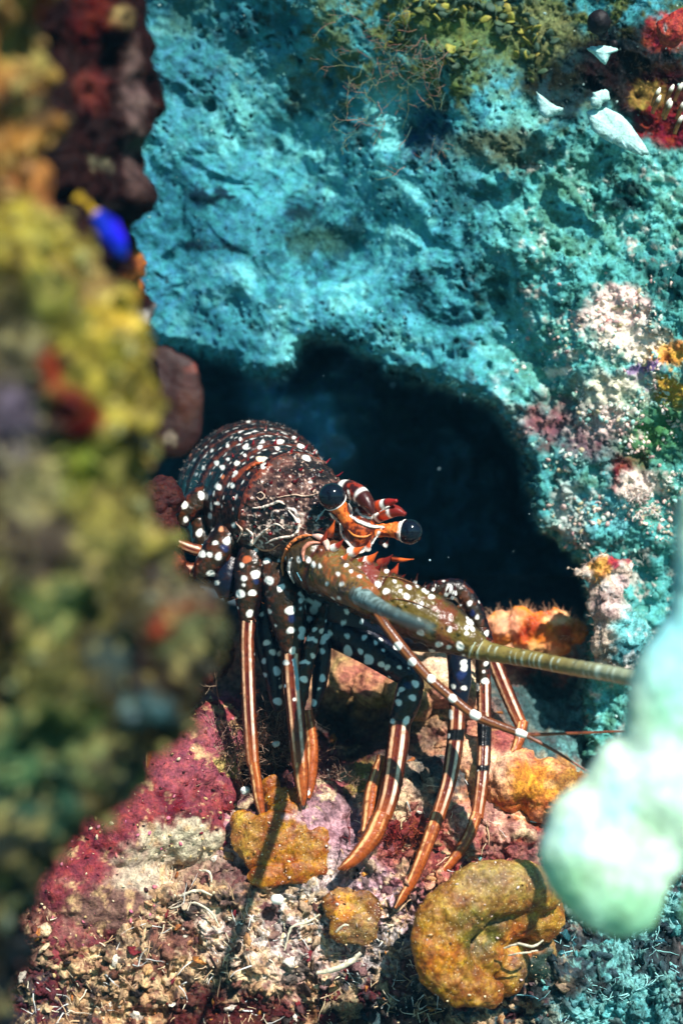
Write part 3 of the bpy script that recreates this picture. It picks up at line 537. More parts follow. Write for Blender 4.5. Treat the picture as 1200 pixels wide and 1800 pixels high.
# ---------------- blue and yellow fish
def fish():
    g = Geo(); c0 = np.array([178., 392., -1040.]); 
    path = [(150,352,-1040,1.5,7),(160,366,-1040,4,5),(168,376,-1040,7,12),(182,394,-1040,10,18),(198,418,-1040,11,21),(210,440,-1040,8,15),(217,453,-1040,3,6)]
    P, s, th = tube(path, 2, 28)
    k = sst(24, 32, s)[:, None, None]; col = lin(200, 165, 40)*(1-k)+lin(20, 30, 205)*k
    g.grid(P, np.broadcast_to(col, P.shape))
    o = g.build('damselfish', M_fore); tag(o, 'small blurred reef fish, yellow tail and bright blue body', 'fish')
    e = Geo(); e.raw(IV2*3+np.array([212, 440, -1052]), IF2, lin(8, 8, 12)); e.build('eye', M_eye, o)
    t = Geo(); n = 14; a = np.linspace(-1, 1, n)[:, None]; b = np.linspace(0, 1, 8)[None, :]
    for sgn in (1, -1):
        X = 150-b*12*(1+.2*np.abs(a))+a*b*8; Y = 353-b*16+b*6*np.abs(a)-a*b*7
        t.grid(np.stack([X, Y, -1040+sgn*.8+0*X], -1), lin(210, 175, 50), wrap=False)
    t.build('tail_fin', M_fore, o)
    f = Geo(); a = np.linspace(0, 1, 14)[:, None]
    for sgn in (1, -1):
        X = 178+a*30+b*12*np.sin(a*3.1); Y = 380+a*50-b*11*np.sin(a*3.1)
        f.grid(np.stack([X+8*(1-a), Y-4, -1040+sgn*.8+0*X], -1), lin(20, 35, 200), wrap=False)
    f.build('dorsal_fin', M_fore, o)
fish()

#LOBSTER
WHITE = lin(252, 248, 238); DARK = lin(20, 14, 18); NAVY = lin(12, 16, 34); BRN = lin(92, 45, 24); ORG = lin(222, 112, 48); RUST = lin(120, 34, 22); OLV = lin(86, 68, 28)
def lobster():
    G = Geo(); pieces = {}
    mix = lambda a, b, k: a+(np.asarray(b)-a)*np.clip(k, 0, 1)[..., None]
    def add(name, P, col): pieces[name] = G.grid(P, col); return pieces[name]
    # --- carapace and arched tail: one tapering barrel coming towards us
    path = [(624,938,-80,20),(610,930,-60,46),(578,922,-28,72),(538,912,16,95),(498,900,66,112),(468,886,126,124),(452,876,196,131),(446,874,266,133),(438,874,336,127),(420,884,416,106),(398,904,490,70),(380,925,540,30)]
    q = spline(path, 2); L = np.concatenate([[0], np.cumsum(np.linalg.norm(np.diff(q[:, :3], axis=0), axis=1))])
    s0 = 182.0
    def bump(s, th):
        k = 1.0+0*th; ab = sst(s0-4, s0+4, s); ph = ((s-s0) % 46)/46
        return k+ab*(0.035*(1-ph)*sst(0, .08, ph)-0.012)+0.03*sst(s0-26, s0-8, s)*(1-sst(s0-2, s0+2, s))
    P, s, th = tube(path, 2, 420, ref=(0, -1, 0), bump=bump)
    s_body = s; n = gnormals(P); cen = q[:, None, :3]; n *= np.sign((n*(P-cen)).sum(-1, keepdims=True))
    car = 1-sst(s0-12, s0-4, s)[:, None]
    tub = sst(.42, .1, vor(P, 19, 31))*4.5+sst(.5, .15, vor(P, 9, 12))*1.4+fbm(P, 14, 4, .65, 200)*3.2
    P = P+n*(tub*car+fbm(P, 8, 3, .6, 210)*1.5*(1-car))[..., None]
    nA = fbm(P, 30, 4, .65, 220); nB = fbm(P, 7, 4, .7, 226)
    c = np.broadcast_to(lin(84, 58, 50), P.shape).copy()
    c = mix(c, lin(160, 124, 110), sst(.05, .4, nB+nA*.4)*.8); c = mix(c, lin(22, 14, 18), sst(-.04, .2, -nA+nB*.5-.02)*.92); c = mix(c, lin(12, 8, 11), sst(1.2, .7, np.hypot((P[..., 0]-572)/40, (P[..., 1]-900)/44)+nB)*.95); c = mix(c, lin(14, 9, 12), sst(1.2, .7, np.hypot((P[..., 0]-478)/50, (P[..., 1]-908)/26)+nB*1.2)*.85); c = mix(c, lin(16, 10, 12), sst(1.2, .7, np.hypot((P[..., 0]-550)/60, (P[..., 1]-832)/14)+nB*1.2)*.8); c = mix(c, lin(90, 34, 26), sst(.15, .3, nA)*.5)  # black patch near the left eye deepens the horn's shadow in the colour
    c = mix(c, lin(240, 205, 180), sst(.3, .45, nB)*.6); c = mix(c, lin(70, 14, 14), sst(.17, .08, vor(P, 19, 31))*.85)
    nC = fbm(P, 34, 3, .6, 233); c = mix(c, lin(240, 208, 190), sst(.045, .015, np.abs(nC-.02))*sst(1.15, .7, np.hypot((P[..., 0]-475)/85, (P[..., 1]-930)/42))*.9)
    ph = (((s-s0) % 46)/46)[:, None]+0*th
    ab = np.broadcast_to(lin(15, 11, 14), P.shape).copy()
    ab = mix(ab, lin(120, 52, 30), sst(.16, .03, np.abs(ph-.93)+0*nB)*(.5+nB)); ab = mix(ab, lin(110, 56, 40), sst(.05, .3, nB)*.35)
    c = c*car[..., None]+ab*(1-car[..., None]); c = mix(c, lin(140, 58, 30), sst(7, 2, np.abs(s-s0+9))[:, None]*sst(.0, .2, nA+nB*.5)*.8); c = mix(c, lin(235, 205, 180), sst(.3, .5, nB+nA*.3)*(1-car)[..., None]*.35 if False else 0*nA)
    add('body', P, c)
    # --- helper for legs
    def seg(name, pts, kind, nang=44, step=1.6, band=(), seed=0):
        q_ = [p if len(p) > 3 else (*p, 10) for p in pts]
        P, s, th = tube(q_, step, nang, ecc=.95); n = gnormals(P); q0 = spline(q_, step)[:, None, :3]
        nn = fbm(P, 11, 3, .6, seed+300); T = th[None, :]+0*s[:, None]; Sx = s[:, None]+0*T
        P = P+n*(fbm(P, 7, 3, .6, seed+330)*(.9 if kind != 'joint' else 1.8)+(np.cos(np.clip(np.abs(T-.08)/.22, 0, 1)*math.pi)*-.7 if kind == 'tibia' else 0))[..., None]*(-1 if ((n*(P-q0)).sum()) < 0 else 1)
        if kind == 'tibia':
            c = np.broadcast_to(lin(96, 38, 20), P.shape).copy()
            c = mix(c, lin(255, 214, 185), sst(.26, .12, np.abs(T+.42))); c = mix(c, lin(252, 190, 145), sst(.24, .10, np.abs(T-.6)))
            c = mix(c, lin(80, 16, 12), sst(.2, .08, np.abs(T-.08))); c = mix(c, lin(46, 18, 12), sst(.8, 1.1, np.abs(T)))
            c = mix(c, lin(130, 58, 24), sst(.0, .3, nn)*.45); f = s[-1]; c = mix(c, lin(170, 84, 34), sst(f*.7, f, Sx)*.6)
        elif kind == 'dactyl':
            c = np.broadcast_to(lin(158, 76, 30), P.shape).copy()
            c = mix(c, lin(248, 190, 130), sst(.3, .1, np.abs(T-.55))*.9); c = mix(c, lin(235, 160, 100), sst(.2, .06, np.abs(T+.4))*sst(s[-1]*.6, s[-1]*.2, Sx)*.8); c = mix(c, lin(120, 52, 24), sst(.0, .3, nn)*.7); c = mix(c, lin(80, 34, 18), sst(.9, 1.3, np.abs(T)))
            c = mix(c, lin(70, 28, 16), sst(.6, .2, np.abs(((Sx/7) % 1)-.5)*2)*.25*sst(-.1, -.6, T))
        elif kind == 'joint':
            c = np.broadcast_to(lin(18, 10, 11), P.shape).copy(); c = mix(c, lin(104, 42, 18), sst(.08, .36, nn)*.7); c = mix(c, lin(60, 46, 26), sst(.9, .3, np.abs(T-.1))*.5)
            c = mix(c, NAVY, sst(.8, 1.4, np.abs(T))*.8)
        else:
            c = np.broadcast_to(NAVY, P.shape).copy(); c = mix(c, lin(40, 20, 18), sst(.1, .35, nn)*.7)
        for b0, b1, bc in band: c = mix(c, bc, sst(b0-2, b0+2, P[..., 1])*sst(b1+2, b1-2, P[..., 1]))
        return add(name, P, c)
    dark = []
    BK = lin(14, 10, 12)
    # underside mass and hidden roots of the legs
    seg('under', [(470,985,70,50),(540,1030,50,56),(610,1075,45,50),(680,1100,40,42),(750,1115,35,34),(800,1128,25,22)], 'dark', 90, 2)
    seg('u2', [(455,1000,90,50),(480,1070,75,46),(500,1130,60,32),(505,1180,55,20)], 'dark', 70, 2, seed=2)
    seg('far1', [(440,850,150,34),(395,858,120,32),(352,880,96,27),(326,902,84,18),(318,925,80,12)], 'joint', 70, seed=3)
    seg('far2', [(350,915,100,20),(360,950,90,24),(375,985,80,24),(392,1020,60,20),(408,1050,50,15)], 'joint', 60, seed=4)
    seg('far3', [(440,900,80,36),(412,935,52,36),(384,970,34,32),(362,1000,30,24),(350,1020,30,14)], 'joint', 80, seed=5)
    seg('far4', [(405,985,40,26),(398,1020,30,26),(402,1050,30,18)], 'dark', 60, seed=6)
    seg('l1a', [(455,945,30,26),(444,980,10,29),(440,1015,0,30),(437,1050,-4,26),(436,1080,-6,18),(436,1094,-6,14)], 'joint', 80, seed=7)
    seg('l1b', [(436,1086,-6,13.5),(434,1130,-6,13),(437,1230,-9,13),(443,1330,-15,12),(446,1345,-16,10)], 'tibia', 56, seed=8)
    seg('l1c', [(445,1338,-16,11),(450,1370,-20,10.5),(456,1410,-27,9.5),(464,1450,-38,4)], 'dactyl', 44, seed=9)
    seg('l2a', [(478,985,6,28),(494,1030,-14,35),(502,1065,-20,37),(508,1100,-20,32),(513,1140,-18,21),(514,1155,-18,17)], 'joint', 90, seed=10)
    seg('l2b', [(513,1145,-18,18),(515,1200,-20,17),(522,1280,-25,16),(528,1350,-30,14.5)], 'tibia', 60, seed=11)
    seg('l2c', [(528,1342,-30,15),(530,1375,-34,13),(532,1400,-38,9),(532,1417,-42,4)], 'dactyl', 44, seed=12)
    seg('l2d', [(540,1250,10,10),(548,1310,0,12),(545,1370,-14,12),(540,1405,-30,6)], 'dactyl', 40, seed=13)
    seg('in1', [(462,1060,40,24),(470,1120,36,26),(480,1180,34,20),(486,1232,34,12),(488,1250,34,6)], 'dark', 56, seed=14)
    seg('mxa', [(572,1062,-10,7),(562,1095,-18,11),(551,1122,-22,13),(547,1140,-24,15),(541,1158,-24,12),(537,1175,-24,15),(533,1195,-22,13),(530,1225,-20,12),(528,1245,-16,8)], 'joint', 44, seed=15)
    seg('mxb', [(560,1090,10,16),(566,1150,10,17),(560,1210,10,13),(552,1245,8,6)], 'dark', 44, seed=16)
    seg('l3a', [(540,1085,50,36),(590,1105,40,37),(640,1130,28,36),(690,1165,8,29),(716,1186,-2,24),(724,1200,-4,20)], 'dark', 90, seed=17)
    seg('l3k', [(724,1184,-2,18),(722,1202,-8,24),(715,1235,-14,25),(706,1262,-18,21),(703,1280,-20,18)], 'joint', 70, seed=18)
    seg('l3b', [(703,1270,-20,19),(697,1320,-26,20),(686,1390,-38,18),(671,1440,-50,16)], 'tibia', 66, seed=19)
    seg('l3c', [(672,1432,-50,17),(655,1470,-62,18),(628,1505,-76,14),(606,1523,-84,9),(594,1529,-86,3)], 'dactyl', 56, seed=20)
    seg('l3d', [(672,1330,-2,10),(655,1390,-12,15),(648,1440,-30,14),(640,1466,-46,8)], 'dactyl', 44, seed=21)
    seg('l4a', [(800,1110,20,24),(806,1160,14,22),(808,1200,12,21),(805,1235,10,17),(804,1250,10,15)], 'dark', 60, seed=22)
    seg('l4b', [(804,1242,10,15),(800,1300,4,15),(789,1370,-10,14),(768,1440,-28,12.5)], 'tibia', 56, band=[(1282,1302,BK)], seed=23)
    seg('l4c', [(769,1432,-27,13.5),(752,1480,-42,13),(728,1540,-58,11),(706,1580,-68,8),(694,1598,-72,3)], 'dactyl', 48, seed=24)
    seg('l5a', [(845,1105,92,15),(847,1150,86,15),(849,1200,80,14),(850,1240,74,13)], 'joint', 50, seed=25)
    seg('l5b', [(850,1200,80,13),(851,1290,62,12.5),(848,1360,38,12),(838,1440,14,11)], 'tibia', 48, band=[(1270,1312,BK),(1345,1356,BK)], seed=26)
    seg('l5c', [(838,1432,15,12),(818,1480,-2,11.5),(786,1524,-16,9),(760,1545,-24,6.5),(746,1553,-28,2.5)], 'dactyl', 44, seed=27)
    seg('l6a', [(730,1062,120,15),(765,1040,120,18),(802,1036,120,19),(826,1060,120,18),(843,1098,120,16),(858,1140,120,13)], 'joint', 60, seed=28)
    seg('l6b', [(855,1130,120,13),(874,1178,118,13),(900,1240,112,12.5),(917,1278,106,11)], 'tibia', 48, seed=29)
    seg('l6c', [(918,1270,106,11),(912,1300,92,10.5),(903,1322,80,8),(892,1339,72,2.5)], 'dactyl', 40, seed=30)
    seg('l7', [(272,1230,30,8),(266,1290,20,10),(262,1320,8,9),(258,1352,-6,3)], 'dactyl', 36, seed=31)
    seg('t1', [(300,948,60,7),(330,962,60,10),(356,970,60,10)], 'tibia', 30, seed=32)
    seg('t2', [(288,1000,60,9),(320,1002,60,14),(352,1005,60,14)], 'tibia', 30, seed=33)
    # --- antenna peduncle (near side)
    def bp(s, th): return 1+.05*np.cos(s/16)*0-0.10*np.exp(-((s-62)/5)**2)-0.09*np.exp(-((s-120)/5)**2)-.08*np.exp(-((s-190)/6)**2)
    pp = [(540,965,-20,34),(552,985,-50,52),(590,1005,-78,52),(632,1028,-100,48),(676,1052,-116,48),(716,1070,-128,47),(756,1090,-136,46),(796,1112,-142,40),(822,1128,-148,30),(842,1140,-150,24)]
    P, s, th = tube(pp, 1.8, 170, bump=bp); nn = fbm(P, 34, 4, .6, 400); n5 = fbm(P, 9, 3, .6, 404)
    T = th[None]+0*s[:, None]; Sx = s[:, None]+0*T; N_ = gnormals(P); cc_ = spline(pp, 1.8)[:, None, :3]; N_ *= np.sign((N_*(P-cc_)).sum(-1, keepdims=True))
    P = P+N_*(fbm(P, 18, 4, .6, 410)*3.5+sst(.3, .08, vor(P, 22, 44))*4)[..., None]
    c = np.broadcast_to(OLV, P.shape).copy(); c = mix(c, lin(105, 48, 28), sst(.0, .3, nn)*.85); c = mix(c, lin(112, 96, 40), sst(.1, .35, n5-nn*.5)*.6); c = mix(c, lin(120, 45, 45), sst(80, 30, np.abs(Sx-150))*sst(.0, .2, nn+.05)*.6)
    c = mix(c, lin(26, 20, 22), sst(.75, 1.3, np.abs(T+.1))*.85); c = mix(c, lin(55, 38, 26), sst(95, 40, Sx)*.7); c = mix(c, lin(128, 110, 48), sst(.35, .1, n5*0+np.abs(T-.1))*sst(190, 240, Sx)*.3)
    for e in (62, 120, 190): c = mix(c, lin(70, 30, 20), sst(5, 1, np.abs(Sx-e)))
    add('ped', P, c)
    # other antenna base, foreshortened
    P, s, th = tube([(560,985,-60,38),(592,1012,-110,38),(622,1036,-160,32),(650,1056,-210,24)], 1.8, 100); nn = fbm(P, 16, 4, .6, 420)
    P = P+fbm(P, 15, 3, .6, 424)[..., None]*np.array([0, -4, -4]); c = np.broadcast_to(lin(110, 84, 44), P.shape).copy(); c = mix(c, lin(150, 80, 40), sst(.05, .3, nn)*.8); c = mix(c, lin(60, 45, 40), sst(.05, .3, -nn)*.8)
    add('ped2', P, c)
    # antennular plate between the eyes
    P, s, th = tube([(636,912,-80,18),(634,930,-92,30),(630,950,-98,24),(628,970,-98,8)], 1.3, 80); nn = fbm(P, 10, 3, .6, 430)
    c = np.broadcast_to(lin(82, 28, 14), P.shape).copy(); c = mix(c, lin(205, 90, 30), sst(.05, .3, nn)*.7); add('plate', P, c)
    # eyestalks
    def stalk(nm, pts):
        P, s, th = tube(pts, 1.2, 60); nn = fbm(P, 9, 3, .6, 440); P = P+fbm(P, 12, 3, .6, 445)[..., None]*np.array([3, 3, 3]); c = np.broadcast_to(lin(215, 100, 36), P.shape).copy()
        c = mix(c, lin(110, 30, 14), sst(.0, .2, nn)*.9); c = mix(c, lin(240, 150, 70), sst(.15, .3, -nn)*.5); f = s[-1]; c = mix(c, lin(250, 225, 210), sst(f-6, f-3, s)[:, None]+0*nn); add(nm, P, c)
    stalk('st1', [(628,935,-92,17),(613,919,-102,11.5),(603,905,-106,11),(596,893,-108,15),(591,886,-109,18),(589,882,-109,18.5)])
    stalk('st2', [(640,938,-92,17),(664,934,-98,12),(680,932,-102,11.5),(694,932,-104,14),(702,933,-105,17),(706,933,-105,17.5)])
    # horns over the eyes
    def horn(nm, pts, bands, nang=50):
        P, s, th = tube(pts, 1.1, nang); nn = fbm(P, 8, 3, .6, 450); c = np.broadcast_to(lin(52, 18, 16), P.shape).copy(); c = mix(c, lin(150, 44, 26), sst(.0, .3, nn)*.8)
        f = s/s[-1]
        for a, b, bc in bands: c = mix(c, bc, (sst(a-.03, a+.02, f)*sst(b+.03, b-.02, f))[:, None]+0*nn)
        add(nm, P, c)
    horn('h1', [(582,872,-50,20),(606,862,-74,19),(628,866,-94,16),(642,880,-108,14),(650,894,-116,9),(655,904,-120,3)], [(.30,.36,WHITE),(.62,.67,WHITE),(.67,1.1,lin(60,18,14))])
    horn('h2', [(640,900,-60,16),(664,892,-84,13),(682,884,-104,8),(697,880,-118,3)], [(.25,.33,WHITE),(.5,.6,lin(205,70,30)),(.62,.7,WHITE),(.75,1.1,lin(150,30,24))])
    horn('h3', [(646,912,-60,16),(672,902,-84,14),(694,898,-100,11),(712,904,-112,4)], [(.3,.36,WHITE),(.45,.6,lin(215,80,34)),(.62,.68,WHITE),(.7,1.1,lin(120,30,22))])
    sp0 = G.n
    def spine(b, t, r, cb=WHITE, ct=lin(130, 26, 22), nang=14):
        b = np.array(b, float); t = np.array(t, float); m = (b+t)/2+np.array([0, 2, 0]); P, s, th = tube([(*b, r), (*(b*.6+m*.4), r*.9), (*m, r*.6), (*t, .5)], 1.2, nang)
        f = (s/s[-1])[:, None]+0*th[None]; G.grid(P, mix(np.broadcast_to(cb, P.shape), ct, sst(.25, .45, f)))
    OR2 = lin(225, 100, 40)
    for b, t, r, cb, ct in [((690,982,-90),(727,983,-110),5.5,lin(150,60,30),OR2),((615,972,-110),(640,960,-130),10,WHITE,OR2),((640,990,-118),(664,970,-140),11,WHITE,OR2),((668,992,-110),(690,975,-130),10,lin(150,60,40),lin(120,30,24)),
        ((655,1005,-120),(672,990,-140),8,WHITE,lin(120,30,24)),((585,965,-110),(604,948,-130),8,WHITE,lin(170,50,30)),((690,1010,-110),(700,990,-124),8,lin(150,60,40),lin(190,70,40)),((626,990,-118),(640,978,-134),8,WHITE,lin(180,60,30)),
        ((700,1018,-110),(712,1010,-126),6,WHITE,lin(120,40,30)),((600,985,-120),(612,972,-134),7,WHITE,OR2),((578,940,-90),(588,915,-110),8,lin(120,50,30),OR2),((566,955,-90),(575,930,-110),7,lin(120,40,25),lin(150,50,25)),
        ((645,965,-104),(650,950,-116),7,WHITE,lin(200,80,40)),((676,960,-96),(684,945,-104),5,WHITE,lin(90,30,20)),((670,950,-90),(686,958,-100),8,lin(60,20,14),lin(30,12,10)),((798,1046,100),(800,1024,96),5,WHITE,lin(60,20,18)),
        ((760,1040,96),(764,1020,92),4,WHITE,lin(60,20,18)),((556,880,-20),(548,872,-44),6,WHITE,lin(120,20,24)),((520,880,0),(516,868,-24),6,WHITE,lin(120,20,24)),((500,892,20),(492,880,-4),6,lin(180,120,100),lin(120,20,24))]:
        spine(b, t, r, cb, ct)
    r9 = np.random.default_rng(21)
    for x in range(640, 812, 11):
        y = 1000+(x-640)*.30+r9.uniform(-6, 16); z_ = -125-(x-640)*.1; spine((x, y+6, z_), (x+5+r9.random()*5, y-8-r9.random()*5, z_-12), 2.6+r9.random()*2, lin(150, 90, 50) if r9.random() < .5 else WHITE, lin(60, 22, 16), 10)
    B = pieces['body']; V, F, C_ = G.fin(); bv = V[B]; r_ = np.random.default_rng(5)
    front = np.where((bv[:, 2] < 120) & (bv[:, 1] < 950) & (bv[:, 0] > 400))[0]; got = []
    cb = np.array([500., 905., 60.])
    for i in r_.permutation(front):
        p = bv[i]
        if all(np.hypot(*(p[:2]-g_[:2])) > 17 for g_ in got):
            got.append(p); nrm = (p-cb)/np.linalg.norm(p-cb); dr = nrm*.8+np.array([.55, -.1, -.35]); L_ = 5+r_.random()*8
            spine(p-nrm*2, p+dr*L_, 2.2+r_.random()*2.6, lin(225, 190, 175) if r_.random() < .35 else lin(60, 20, 20), lin(125, 16, 24), 10)
        if len(got) > 60: break
    V, F, C_ = G.fin(); C_ = C_.copy()
    notspine = np.ones(len(V), bool); notspine[sp0:] = False; onped = np.zeros(len(V), bool); onped[pieces['ped']] = True
    def spot(x, y, r, col=WHITE, on=None):
        ok_ = notspine if on is None else on
        m = np.where(ok_ & (np.abs(V[:, 0]-x) < r*1.6) & (np.abs(V[:, 1]-y) < r*1.6))[0]
        if not len(m): return
        q2 = V[m]; cl = m[np.hypot(q2[:, 0]-x, q2[:, 1]-y) < max(2.5, r*.5)]
        if not len(cl): return
        d0 = V[cl, 2].min(); r *= .92; an = np.arctan2(V[m, 1]-y, V[m, 0]-x); ph_ = x*3.1+y*1.7; dd = np.sqrt((V[m, 0]-x)**2+(V[m, 1]-y)**2+((V[m, 2]-d0)*.35)**2)*(1+.14*np.sin(2*an+ph_)+.07*np.sin(3*an+ph_*2)); k = np.clip((r-dd)/2.0+.5, 0, 1)[:, None]
        if np.asarray(col)[2] > np.asarray(col)[0]*2: k = k*np.clip(1.1-(dd/r)**2, 0, .8)[:, None]
        C_[m] += (np.asarray(col)-C_[m])*k
    def line(pts, w_, col=WHITE, on=None):
        for (x0, y0), (x1, y1) in zip(pts[:-1], pts[1:]):
            n_ = max(1, int(math.hypot(x1-x0, y1-y0)/2))
            for t in range(n_): spot(x0+(x1-x0)*t/n_, y0+(y1-y0)*t/n_, w_, col, on)
    EX = Geo()
    def ridge(pts, r, col, on=None, lift=0.4, taper=True):
        ok_ = np.where(notspine if on is None else on)[0]; q = spline([(x, y, 0, r*(.45 if taper and k in (0, len(pts)-1) else 1)) for k, (x, y) in enumerate(pts)], 2.5); out = []; last = None
        for x, y, _, rr in q:
            m = ok_[(np.abs(V[ok_, 0]-x) < 3) & (np.abs(V[ok_, 1]-y) < 3)]
            z = V[m, 2].min() if len(m) else (last if last is not None else -80)
            z = z if last is None else last+np.clip(z-last, -4, 4); last = z; out.append((x, y, z-r*lift, rr))
        P, s, th = tube(out, 1.6, 14); EX.grid(P+fbm(P, 5, 2, .6, 700)[..., None]*.8, np.broadcast_to(col, P.shape)*(.85+.3*fbm(P, 6, 2, .5, 701))[..., None])
    z1 = lambda X, Y: (300+X/3, 700+Y/3); z2 = lambda X, Y: (480+X/3, 800+Y/3); z3 = lambda X, Y: (380+X/3, 1000+Y/3); z4 = lambda X, Y: (640+X/2.609, 1000+Y/2.609)
    PINKW = lin(235, 190, 175); BL = lin(28, 44, 90)
    line([z1(330,430), z1(380,380), z1(450,337)], 4.5, lin(120, 50, 26)); spot(*z1(470,320), 7, lin(250, 225, 190)); spot(*z1(484,321), 6, lin(250, 235, 210))
    0 and line([z1(620,590), z1(665,640), z1(672,690), z1(640,725), z1(560,740), z1(500,765)], 2.3, lin(245, 225, 210)); line([z1(400,690), z1(430,720), z1(420,770), z1(470,720), z1(520,680)], 2.2, lin(240, 200, 170))
    0 and line([z1(590,920), z1(592,860), z1(610,790), z1(660,745), z1(720,720)], 4, lin(220, 120, 60), onped); 0 and line([z1(700,735), z1(760,725), z1(810,745), z1(825,790)], 7, PINKW, onped); 0 and line([z1(700,850), z1(705,800), z1(745,765), z1(790,760)], 4.5, lin(200, 140, 120), onped)
    line([z1(640,960), z1(620,900), z1(630,850)], 3.2, lin(200, 200, 195))
    line([z2(355,365), z2(365,420), z2(400,470), z2(445,515), z2(500,485), z2(545,435), z2(560,400)], 2.2); line([z2(410,320), z2(450,350), z2(520,375), z2(580,380)], 2.4); line([z2(400,260), z2(415,310)], 2.4); line([z2(440,290), z2(470,320), z2(520,330), z2(555,305)], 2.4)
    line([z2(395,190), z2(405,240)], 2.2); line([z2(300,310), z2(340,345)], 2, lin(240,225,215)); line([z2(80,280), z2(115,290), z2(135,340), z2(125,390)], 2.4, lin(245, 225, 215))
    for X, Y, r in [(365,172,4),(530,155,3.2),(610,178,2.8),(215,272,4),(368,215,3.2),(485,222,4),(578,226,6),(690,252,6.5),(395,252,6),(470,257,4),(562,262,4.5),(718,312,7.5),(240,340,5.5),(270,363,5.5),(350,343,4.5),(340,390,4.5),(410,120,2.6),(440,165,3),(320,200,3),
        (490,355,6),(430,210,2.5),(520,195,2.2),(650,205,3),(300,250,3),(180,250,3.5),(170,365,4),(300,320,3.5),(390,300,3),
        (250,467,6.5),(163,512,7),(70,560,7.5),(80,640,5),(130,400,4),(325,460,4.5),(245,555,4),(205,622,5),(150,710,7),(297,752,7.5),(252,835,6.5),(235,762,4.5),(212,925,7),(205,825,5),(160,820,8),(213,690,5),(330,670,4.5),
        (447,928,7.5),(430,1027,6.5),(385,950,5),(385,985,3),(362,1030,8),(415,1135,6.5),(505,858,6),(520,960,8),(580,1000,7),(630,1120,7.5),(240,975,5),(375,880,4.5),(450,800,3.5),(570,855,3)]: spot(*z1(X, Y), r)
    for X, Y, r, cc in [(205,500,7,lin(26,36,66)),(285,790,9,BL),(450,965,7,lin(28,42,84)),(640,1160,10,BL),(265,690,5,lin(225,150,110)),(400,850,8,lin(180,90,50)),(275,415,3.5,lin(205,120,80))]: spot(*z1(X, Y), r, cc)
    for X, Y, r in [(135,553,5),(188,555,5),(212,578,5),(245,585,4),(340,625,4.5),(412,610,4),(385,580,4),(455,638,4),(527,535,5),(545,495,3),(360,680,4.5),(282,680,4),(310,760,5),(343,755,4.5),(553,680,5.5),(595,718,6),(640,665,3.5),(715,695,5),(797,708,5.5),(705,745,5.5),(775,790,6),
        (930,710,8),(955,765,7),(1035,782,5),(835,745,5.5),(850,688,2.5),(812,722,4),(1075,855,4),(1125,940,5.5),(1040,880,6.5),(1025,860,3),(1020,910,4.5),(1020,940,4),(1050,915,5),(930,920,5),(777,938,6.5),(872,1000,6.5),(925,1015,4.5),(985,1010,8),(838,1035,6),(880,1050,4),(770,870,4),(698,850,4),
        (388,825,5),(655,1008,7.5),(730,1092,7),(600,610,5),(670,715,3.5),(760,690,3),(500,640,3)]: spot(*z2(X, Y), r)
    for x, y in [z2(135,553), z2(740,785), z2(915,918), z2(770,780), z2(890,915)]: spot(x, y, 2.4, lin(20, 10, 10))
    for X, Y, r in [(208,30,7.5),(190,127,6.5),(147,50,5),(125,135,8),(175,237,6.5),(340,100,7),(275,60,8),(388,220,8),(392,325,7),(402,432,6.5),(280,225,4.5),(265,390,6),(297,440,6),(333,447,4.5),(517,320,4.5),(556,328,5),(510,460,5),(462,583,7),(340,622,3.5),(540,633,3),(312,300,2.5),(365,495,6),
        (1050,607,7),(975,637,5.5),(1035,680,6.5),(960,705,6.5),(925,803,5.5),(1003,800,7),(870,505,6),(900,520,5.5),(965,520,4)]: spot(*z3(X, Y), r)
    CREAM = lin(248, 226, 208); bodym = np.zeros(len(V), bool); bodym[pieces['body']] = True
    ridge([z1(620,590), z1(660,640), z1(672,690), z1(640,725), z1(560,740), z1(500,765)], 2.2, CREAM)
    ridge([z1(430,580), z1(480,575), z1(530,560), z1(570,545), z1(600,560)], 2.4, CREAM); ridge([z1(400,690), z1(430,720), z1(425,775), z1(470,720), z1(525,675)], 2.2, CREAM); ridge([z1(500,680), z1(560,665), z1(600,690)], 1.5, CREAM)
    ridge([z1(350,760), z1(375,700), z1(345,660)], 2, lin(235,195,170)); ridge([z1(455,505), z1(475,495), z1(495,515), z1(475,535), z1(452,520)], 1.3, lin(225,190,165)); ridge([z1(560,525), z1(640,510), z1(720,515), z1(780,500)], 1.3, lin(220,185,160))
    ridge([z1(440,775), z1(480,800), z1(530,800), z1(575,770)], 1.6, lin(225, 150, 110)); ridge([z1(395,380), z1(440,350), z1(485,335)], 3.2, lin(176, 80, 40))
    ridge([z1(592,935), z1(588,880), z1(605,810), z1(645,755), z1(700,728), z1(745,722)], 3.0, lin(226, 128, 70)); ridge([z1(745,722), z1(790,735), z1(820,765), z1(828,800)], 6, lin(240, 190, 172)); ridge([z1(700,860), z1(700,800), z1(735,765), z1(785,762)], 3.8, lin(196, 128, 104))
    ridge([z1(650,975), z1(625,920), z1(626,870), z1(640,840)], 2.6, lin(200, 200, 196)); ridge([z1(690,965), z1(665,920)], 2, lin(120, 190, 210))
    ridge([z2(352,362), z2(362,420), z2(400,470), z2(445,515), z2(500,488), z2(548,430)], 2.1, WHITE); ridge([z2(410,318), z2(450,352), z2(520,378), z2(585,380)], 2, WHITE); ridge([z2(398,255), z2(412,290), z2(415,318)], 2, WHITE); ridge([z2(395,395), z2(430,425), z2(480,430), z2(515,420)], 1.6, lin(235, 140, 60))
    ridge([z2(300,305), z2(315,330), z2(350,355)], 1.8, WHITE); ridge([z2(225,350), z2(250,315), z2(275,285)], 1.8, lin(190, 225, 225)); ridge([z2(440,290), z2(465,322), z2(515,330), z2(552,305)], 2.2, WHITE); ridge([z2(560,300), z2(590,280), z2(610,268)], 1.6, WHITE)
